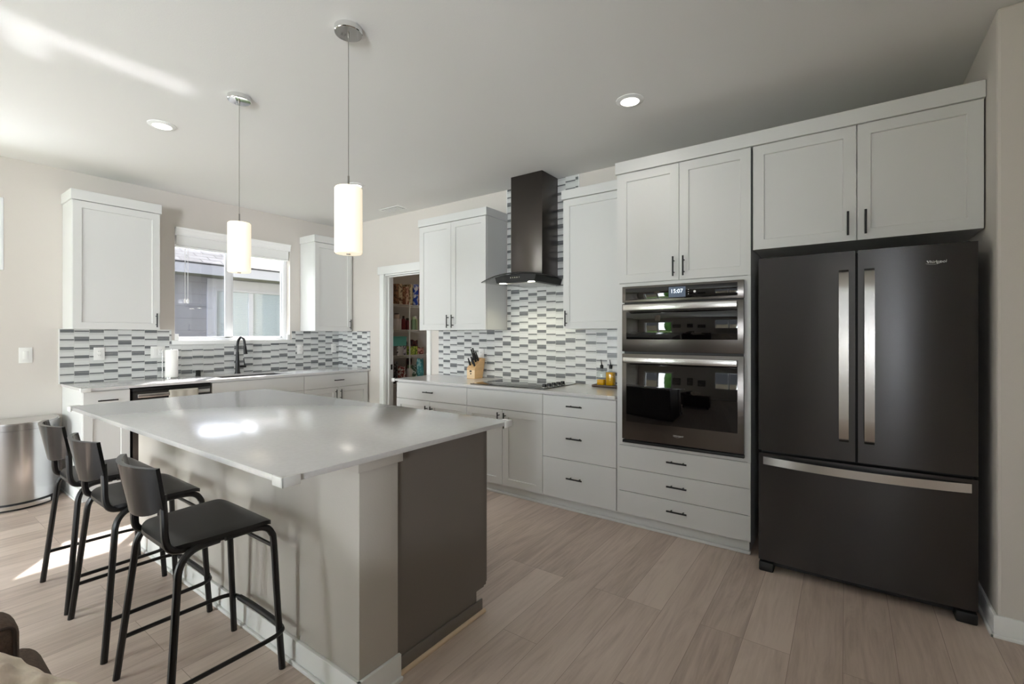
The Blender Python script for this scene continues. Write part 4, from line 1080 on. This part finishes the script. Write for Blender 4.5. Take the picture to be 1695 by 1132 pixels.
    obj('rubber_sleeve', MB().tube([P_(-0.165, 0.2085, 0.158), P_(-0.08, 0.212, 0.158), P_(0.08, 0.212, 0.158), P_(0.165, 0.2085, 0.158)], 0.0125, 12, 3), M['blackplastic'], fr_)
    return st
s0 = make_stool(3.497, -2.967, 'black bar stool nearest the island end, first of the row')
s1 = copy_tree(s0); s1.location.x = 2.838; s1['label'] = 'middle black bar stool of the three along the island'
s2 = copy_tree(s0); s2.location.x = 2.270; s2['label'] = 'black bar stool closest to the trash can, last of the row'

# ------------------------------------------------------------------ trash can
tc_ = thing('trash_can', 'half round stainless steel step trash can against the left wall', 'trash can', (0.2, -3.03, 0))
def dshape(hw, dep, cy=-3.035, x0=0.03, n=28):
    return [(x0, cy-hw)]+[(x0+0.10+(dep-0.10)*math.cos(a), cy+hw*math.sin(a)) for a in [-PI/2+PI*k/n for k in range(n+1)]]+[(x0, cy+hw)]
obj('bucket', MB().prism(dshape(0.272, 0.398), 0.055, 0.600), M['steel'], tc_, angle=40)
mb = MB().prism(dshape(0.276, 0.403), 0.602, 0.645); obj('lid_band', mb, M['steel'], tc_, angle=40)
mb = MB().prism(dshape(0.266, 0.392), 0.645, 0.655); obj('lid', mb, M['handlesteel'], tc_, angle=40)
mb = MB().prism(dshape(0.274, 0.400), 0.0, 0.054); obj('base_ring', mb, M['blackplastic'], tc_, angle=40)
mb = MB()
arc = [(0.03+0.10+(0.432-0.10)*math.cos(a), -3.035+0.30*math.sin(a), 0.034) for a in [-0.62+1.25*k/16 for k in range(17)]]
out = [(p[0], p[1]) for p in arc]; inn = [(p[0]-0.03, p[1]*0.94-3.035*0.06) for p in arc]
mb.prism(out+inn[::-1], 0.020, 0.046, 'Z', 0.0); obj('pedal', mb, M['handlesteel'], tc_, angle=40)

# ------------------------------------------------------------------ pendants
def pendant(x, y, zb, zt, label):
    p = thing('pendant_light', label, 'pendant light', (x, y, CZ), 'island pendants')
    obj('canopy', MB().lathe([(0.0635, 0), (0.0635, -0.024), (0.061, -0.027), (0.008, -0.028)], (x, y, CZ-0.0005), 40), M['chrome'], p)
    mb_ = MB().cyl((x, y, zt+0.05), (x, y, CZ-0.028), 0.0016, seg=8); mb_.lathe([(0.004, 0.0), (0.0045, -0.01), (0.002, -0.016)], (x, y, CZ-0.028), 10)
    obj('cord', mb_, M['nickel'], p)
    obj('stem', MB().cyl((x, y, zt), (x, y, zt+0.055), 0.0042, seg=12).lathe([(0.008, 0), (0.008, 0.012), (0.004, 0.018)], (x, y, zt), 12), M['nickel'], p)
    obj('shade', MB().lathe([(0.004, zb-zt), (0.058, zb-zt), (0.0625, zb-zt+0.006), (0.0625, -0.006), (0.058, 0.0), (0.004, 0.0)], (x, y, zt), 40), M['shade'], p)['label'] = 'glowing opal glass cylinder'
    mb_ = MB()
    a0 = math.radians(200)
    R_ = 0.0655
    th = [a0-0.30+0.6*k/6 for k in range(7)]
    mb_.prism([(x+R_*math.cos(a), y+R_*math.sin(a)) for a in th]+[(x+(R_-0.003)*math.cos(a), y+(R_-0.003)*math.sin(a)) for a in th[::-1]], zb+0.002, zt-0.004, 'Z')
    obj('side_strap', mb_, M['nickel'], p)['label'] = 'brushed metal strap'
    obj('finial', MB().lathe([(0.010, -0.004), (0.010, 0.0), (0.004, 0.001)], (x, y, zb), 14), M['nickel'], p)
    return p
pendant(2.547, -2.408, 1.704, 2.003, 'cylindrical pendant over the far half of the island, in front of the sink window')
pendant(3.628, -2.408, 1.707, 2.017, 'cylindrical pendant over the near half of the island')
# recessed lights
def downlight(x, y, label, e=6):
    d = thing('recessed_light', label, 'ceiling light', (x, y, CZ), 'recessed ceiling lights')
    obj('trim_ring', MB().lathe([(0.083, -0.0005), (0.083, -0.004), (0.062, -0.011), (0.056, -0.011), (0.056, -0.0005)], (x, y, CZ), 36, cap=False), M['trim'], d)
    obj('diffuser', MB().lathe([(0.0565, -0.009), (0.0565, -0.002)], (x, y, CZ), 32), M['lamp'], d)
    add_light('recessed_spot', 'SPOT', (x, y, CZ-0.03), e, (1.0, 0.93, 0.84), target=(x, y, 0), spot_size=math.radians(140), spot_blend=1.0, shadow_soft_size=0.05)
    return d
downlight(1.715, -2.535, 'round recessed ceiling light left of the pendants, over the island end')
downlight(4.450, -0.994, 'round recessed ceiling light in front of the wall oven')
downlight(1.700, -0.970, 'round recessed ceiling light partly hidden behind the near pendant shade')
# ceiling vent
vt = thing('ceiling_vent', 'small white louvred air vent in the ceiling near the pantry', 'vent', (1.33, -0.20, CZ))
obj('frame', MB().box(1.16, 1.50, -0.275, -0.125, CZ-0.006, CZ-0.0005, 0.002), M['plate'], vt)
mb = MB()
for k in range(7): mb.box(1.20, 1.46, -0.252+k*0.0165, -0.246+k*0.0165, CZ-0.010, CZ-0.004)
obj('louvres', mb, M['plate'], vt, smooth=False)
obj('opening', MB().box(1.195, 1.465, -0.258, -0.142, CZ-0.0072, CZ-0.0055), M['slot'], vt, smooth=False)

# ------------------------------------------------------------------ pantry shelves and goods
SHZ = [0.640, 1.040, 1.405, 1.765]
for k, z in enumerate(SHZ):
    mb = MB()
    yy0, yy1 = 0.14, 1.96
    for x in [0.012+0.0245*i for i in range(17)]: mb.cyl((x, yy0, z-0.003), (x, yy1, z-0.003), 0.0018, seg=6, cap=False)
    for i in range(9): mb.box(0.005, 0.405, yy0+0.22*i, yy0+0.22*i+0.005, z-0.008, z-0.004)
    mb.box(0.400, 0.408, yy0, yy1, z-0.006, z+0.001, 0.001); mb.box(0.400, 0.407, yy0, yy1, z-0.032, z-0.025, 0.001)
    for i in range(24): mb.box(0.4025, 0.4055, yy0+0.08*i, yy0+0.08*i+0.003, z-0.030, z-0.002)
    lab = ['lowest visible wire pantry shelf holding snack bags', 'wire pantry shelf holding the teal box', 'wire pantry shelf holding the white canister', 'top wire pantry shelf lined with cereal boxes'][k]
    o = obj('wire_shelf', mb, M['wire'], None, smooth=False); tag(o, lab, 'shelf', 'pantry shelves')
o = obj('shelf_post', MB().box(0.409, 0.421, 0.868, 0.884, 0.0, 1.80, 0.001), M['wire']); tag(o, 'slim upright post in front of the pantry shelves', 'post')
def pbox(name, y, z, w, h, d, mat, label, cat, group, x1=0.385, parts=None):
    o_ = obj(name, MB().box(x1-d, x1, y, y+w, z+0.0015, z+h, 0.002), mat); return tag(o_, label, cat, group)
cz_ = SHZ[3]
cer = [(0.640, .055, .285, pack_mat('pk1', (150, 104, 70), (90, 62, 40)), 'brown cereal box at the left end of the top pantry shelf'),
       (0.702, .068, .292, pack_mat('pk2', (225, 205, 170), (120, 84, 60)), 'cream speckled cereal box second from left on the top pantry shelf'),
       (0.778, .050, .255, pack_mat('pk3', (136, 78, 50), (190, 150, 110)), 'reddish brown box between the two cream boxes on the top shelf'),
       (0.834, .055, .260, pack_mat('pk4', (222, 190, 160), (150, 90, 70)), 'shorter cream box left of the post on the top shelf'),
       (0.905, .055, .300, pack_mat('pk5', (206, 190, 150), (130, 96, 60)), 'tan box just right of the post on the top shelf'),
       (1.000, .075, .310, pack_mat('pk6', (205, 200, 196), (30, 62, 150), 16, 0.5), 'blue and white packet on the top pantry shelf'),
       (1.085, .05, .275, pack_mat('pk7', (200, 150, 130), (110, 52, 40)), 'pinkish box at the right end of the top pantry shelf')]
for y, w, h, m_, lab in cer: pbox('cereal_box', y, cz_, w, h, 0.20, m_, lab, 'box', 'boxes on the top pantry shelf')
def jar(name, x, y, z, r, h, mat, lidm, label, cat='jar', neck=0.7, group='jars and bottles in the pantry'):
    t_ = thing(name, label, cat, (x, y, z+0.0015), group)
    obj('body', MB().lathe([(r*0.95, 0), (r, 0.006), (r, h*0.72), (r*neck, h*0.82)], (x, y, z+0.0015), 20), mat, t_)
    obj('lid', MB().lathe([(r*neck*1.03, h*0.80), (r*neck*1.03, h*0.97), (r*neck*0.9, h)], (x, y, z+0.0015), 20), lidm, t_)
    return t_
P1 = pbr('jar_white', (226, 216, 212), 0.4); P2 = pbr('jar_cream', (214, 190, 174), 0.4); P3 = pbr('sauce_red', (120, 28, 36), 0.3); P4 = pbr('jar_green', (120, 140, 100), 0.3)
P5 = pbr('dark_bottle', (34, 28, 26), 0.25); P6 = pbr('teal_box', (104, 190, 178), 0.5); P7 = pbr('lid_dark', (60, 40, 36), 0.4); P8 = pbr('pale_green', (190, 200, 150), 0.4)
z = SHZ[2]
cn = thing('canister', 'wide white canister on the second pantry shelf', 'canister', (0.30, 0.735, z+0.0015))
obj('body', MB().lathe([(0.066, 0), (0.068, 0.006), (0.068, 0.150), (0.062, 0.154)], (0.30, 0.735, z+0.0015), 28), P1, cn)
jar('jar', 0.30, 0.735, z+0.1555, 0.045, 0.078, P2, P7, 'small cream jar stacked on the white canister')
jar('bottle', 0.24, 0.620, z, 0.04, 0.22, P5, P5, 'dark bottle left of the white canister', 'bottle', 0.45)
jar('bottle', 0.33, 0.835, z, 0.032, 0.20, P3, P7, 'dark red bottle right of the white canister', 'bottle', 0.5)
jar('bottle', 0.31, 0.930, z, 0.038, 0.17, P3, P7, 'red sauce bottle right of the post', 'bottle', 0.6)
jar('jar', 0.34, 1.020, z, 0.034, 0.19, P4, P8, 'olive green jar on the second pantry shelf')
jar('jar', 0.30, 1.090, z, 0.034, 0.205, P8, P1, 'pale green jar by the right end of the second pantry shelf')
z = SHZ[1]
pbox('tea_box', 0.675, z, 0.105, 0.135, 0.14, pack_mat('pk8', (225, 222, 222), (60, 60, 66), 26, 0.62), 'white box with dark print under the teal box', 'box', 'boxes on the middle pantry shelf')
pbox('tea_box', 0.792, z, 0.052, 0.130, 0.14, pack_mat('pk9', (210, 206, 212), (70, 70, 90), 30, 0.58), 'narrow white box beside the printed white box', 'box', 'boxes on the middle pantry shelf')
pbox('tea_box', 0.560, z, 0.105, 0.128, 0.14, pack_mat('pk8b', (120, 110, 104), (60, 60, 66), 26, 0.62), 'dark grey box at the left end under the teal box', 'box', 'boxes on the middle pantry shelf')
bx = thing('storage_box', 'teal box resting on the white boxes in the pantry', 'box', (0.31, 0.72, z+0.137))
obj('body', MB().box(0.225, 0.395, 0.585, 0.835, z+0.1362, z+0.250, 0.003), P6, bx); obj('lid', MB().box(0.222, 0.398, 0.582, 0.838, z+0.250, z+0.270, 0.003), P6, bx)
pbox('snack_box', 0.905, z, 0.150, 0.125, 0.16, pack_mat('pk10', (190, 196, 84), (84, 110, 40), 34, 0.52), 'yellow green box right of the post on the middle pantry shelf', 'box', 'boxes on the middle pantry shelf')
def bag(y, z, w, h, mat, label, x=0.29, d=0.10):
    mb_ = MB(); n_ = 14
    def f(side):
        def g_(u, v):
            yy = y+w*u; sq = (1-(2*u-1)**4)*(math.sin(PI*min(1, max(0, v*0.92+0.06))))**0.5
            wob = 0.008*math.sin(9*u+5*v)+0.006*math.sin(17*v+y*40)
            return Vector((x+side*(d/2*sq+wob*sq), yy, z+0.0015+h*v+0.01*math.sin(u*7)*v))
        return g_
    mb_.grid(f(1), n_, n_); mb_.grid(f(-1), n_, n_)
    bmesh.ops.remove_doubles(mb_.bm, verts=mb_.bm.verts, dist=0.003)
    o_ = obj('snack_bag', mb_, mat); return tag(o_, label, 'bag', 'snack bags in the pantry')
bag(1.070, z, 0.16, 0.21, pack_mat('pk11', (96, 26, 24), (40, 20, 20), 30, .5), 'dark red snack bag behind the yellow green box', x=0.20)
bag(1.085, z, 0.15, 0.10, pack_mat('pk12', (206, 156, 140), (120, 60, 50), 30, .55), 'pinkish bag right of the yellow green box', x=0.32)
bag(0.915, z+0.0, 0.14, 0.185, pack_mat('pk11b', (110, 40, 26), (60, 22, 20), 30, .5), 'brown bag standing behind the yellow green box', x=0.16)
z = SHZ[0]
bag(0.600, z, 0.13, 0.26, pack_mat('pk13', (40, 36, 38), (120, 110, 110), 40, .6), 'black bag at the left end of the lowest visible pantry shelf')
bag(0.735, z, 0.13, 0.24, pack_mat('pk14', (130, 44, 48), (220, 214, 206), 34, .52), 'red and white snack bag on the lowest visible pantry shelf', x=0.33)
bag(0.810, z, 0.06, 0.30, pack_mat('pk15', (176, 172, 176), (90, 90, 96), 30, .55), 'silver bag left of the post on the lowest visible pantry shelf', x=0.17)
jar('jar', 0.33, 0.945, z, 0.042, 0.25, P1, P4, 'white jar with green lid on the lowest visible pantry shelf')
bag(0.985, z, 0.13, 0.24, pack_mat('pk16', (70, 92, 70), (206, 210, 200), 30, .54), 'green and white bag beside the white jar')
bag(1.060, z, 0.10, 0.33, pack_mat('pk17', (60, 44, 38), (120, 70, 60), 26, .55), 'brown bag in the middle of the lowest visible pantry shelf', x=0.14)
bag(1.130, z, 0.13, 0.33, pack_mat('pk18', (70, 150, 150), (150, 200, 196), 22, .55), 'teal bag at the right end of the lowest visible pantry shelf')

add_light('pantry_fill', 'POINT', (1.1, 1.2, 2.55), 1.6, (1.0, 0.80, 0.58), shadow_soft_size=0.08)  # unseen warm point light added to lift the dark pantry
# ------------------------------------------------------------------ sofa corner at lower left
sf = thing('sofa', 'brown textured sofa end in the lower left corner of the room', 'sofa', (4.4, -4.3, 0))
obj('seat_base', MB().box(3.86, 4.80, -5.40, -3.62, 0.10, 0.42, 0.03, 3), M['sofa'], sf)
obj('back_frame', MB().box(3.80, 4.06, -5.40, -3.64, 0.12, 0.66, 0.05, 4), M['sofa'], sf)
obj('arm', MB().box(3.95, 4.80, -3.62, -3.497, 0.10, 0.606, 0.045, 5), M['sofa'], sf)
cu_ = obj('back_cushion', MB().box(4.062, 4.182, -4.30, -3.555, 0.607, 0.752, 0.038, 5), M['sofa'], sf)
pp = [(4.172, -4.20, 0.742), (4.172, -3.66, 0.742), (4.172, -3.605, 0.7415), (4.168, -3.570, 0.737), (4.172, -3.565, 0.710), (4.172, -3.565, 0.65), (4.168, -3.568, 0.622)]
obj('piping', MB().tube(pp, 0.0032, 8, 4), M['piping'], cu_)
for x in (3.95, 4.72):
    for y in (-5.30, -3.58): obj('foot', MB().cyl((x, y, 0), (x, y, 0.10), 0.02, 0.028), M['piping'], sf)
def blanket(u, v):
    far = [(4.175, -3.80, 0.735), (4.190, -3.62, 0.738), (4.205, -3.568, 0.700), (4.225, -3.540, 0.662), (4.245, -3.510, 0.640), (4.285, -3.486, 0.632), (4.33, -3.478, 0.626)]
    t_ = u*6; i = min(5, int(t_)); f = t_-i
    p = [far[i][k]*(1-f)+far[i+1][k]*f for k in range(3)]
    w = 0.011*math.sin(13*u+5*v)+0.009*math.sin(27*u-9*v+1)+0.007*math.sin(31*v+7*u)+0.004*math.sin(60*u+40*v)
    w *= 0.55
    e_ = math.sin(min(1.0, v*5)*PI/2)
    return Vector((p[0]+0.014+0.30*v+0.4*w*e_, p[1]+0.006-0.16*v+0.3*w, p[2]-0.006+0.022*e_-0.01*v*v+w*e_))
# ------------------------------------------------------------------ outside: neighbour house, garden
nh = thing('neighbour_house', 'grey sided neighbour house seen through the sink window', 'house', (-5.0, 0.5, 0))
NX = -3.2
obj('wall', MB().box(NX-5, NX, -5, 7, 0, 2.55), M['siding'], nh, smooth=False)
mb = MB(); mb.prism([(NX+0.45, 2.47), (NX-2.6, 3.95), (NX-5.6, 2.47), (NX-5.6, 2.40), (NX-2.6, 3.86), (NX+0.45, 2.40)], -5.4, 7.4, 'Y')
obj('roof', mb, M['roof'], nh, smooth=False)
obj('fascia', MB().box(NX+0.43, NX+0.462, -5.4, 7.4, 2.295, 2.448), M['bluesash'], nh, smooth=False)
obj('drip_edge', MB().box(NX+0.43, NX+0.475, -5.4, 7.4, 2.448, 2.472), M['gutter'], nh, smooth=False)
obj('soffit', MB().box(NX, NX+0.44, -5.4, 7.4, 2.30, 2.32), M['soffit'], nh, smooth=False)
obj('frieze_board', MB().box(NX, NX+0.02, -0.34, 7.0, 2.13, 2.285), M['bluesash'], nh, smooth=False)
nw = obj('window', MB().box(NX, NX+0.025, -0.34, -0.235, 0.75, 2.128).box(NX, NX+0.025, 1.55, 1.65, 0.75, 2.128).frame('x', NX, NX+0.035, -0.235, 1.55, 0.80, 2.128, 0.036, 0.045, 0.055, 0.002).box(NX, NX+0.034, 0.325, 0.400, 0.86, 2.08), M['bluesash'], nh, smooth=False)
obj('blind', MB().box(NX, NX+0.008, -0.20, 1.50, 0.86, 2.085), M['nblind'], nw, smooth=False)
obj('pane', MB().box(NX+0.012, NX+0.016, -0.20, 1.50, 0.86, 2.085), M['glass'], nw, smooth=False)
o = obj('lawn', MB().box(-20, 24, -24, 20, -0.30, -0.20), M['grass'], None, smooth=False); tag(o, 'lawn around the house outside', 'lawn', kind='structure')
o = obj('garden_fence', MB().box(-4, 14, -12.1, -12.05, -0.2, 1.6), M['fence'], None, smooth=False); tag(o, 'grey board fence beyond the patio door', 'fence')
random.seed(3)
def conifer(x, y, h, r, label):
    t_ = thing('conifer', label, 'tree', (x, y, -0.2), 'conifers beyond the patio')
    obj('trunk', MB().cyl((x, y, -0.2), (x, y, h*0.5), 0.06, 0.03), M['bark'], t_)
    bm_ = bmesh.new(); bmesh.ops.create_icosphere(bm_, subdivisions=4, radius=1.0)
    for v in bm_.verts:
        t2 = (v.co.z+1)/2; k = 1.0-0.55*t2**1.5
        n_ = 1+0.22*random.uniform(-1, 1)
        v.co = Vector((x+v.co.x*r*k*n_, y+v.co.y*r*k*n_, 0.0+t2*h+0.05*random.uniform(-1, 1)))
    mb_ = MB(); mb_._merge(bm_)
    obj('foliage', mb_, M['leaf'], t_, smooth=False)
conifer(1.25, -9.4, 3.4, 0.42, 'taller wider green conifer beyond the patio door, mirrored in the oven glass')
conifer(2.30, -9.5, 3.5, 0.38, 'slimmer green conifer beside the wider one, mirrored in the oven glass')
# framed prints on the wall behind the camera
for x, z, w, h, lab in [(2.85, 1.35, 0.5, 0.6, 'framed print left on the wall behind'), (3.65, 1.40, 0.32, 0.62, 'narrow framed print in the middle of the wall behind'), (4.3, 1.3, 0.42, 0.5, 'framed print beside the living room window')]:
    f = thing('picture_frame', lab, 'picture', (x, BY, z), 'framed prints')
    obj('frame', MB().box(x-w/2, x+w/2, BY, BY+0.025, z-h/2, z+h/2, 0.004), M['black'], f)
    obj('print', MB().box(x-w/2+0.03, x+w/2-0.03, BY+0.024, BY+0.027, z-h/2+0.03, z+h/2-0.03), M['print'], f, smooth=False)
# throw blanket
mb = MB().grid(blanket, 60, 40)
o = obj('throw_blanket', mb, M['fleece']); tag(o, 'cream fleece throw draped over the sofa back', 'blanket')
md = o.modifiers.new('thick', 'SOLIDIFY'); md.thickness = 0.018; md.offset = 1
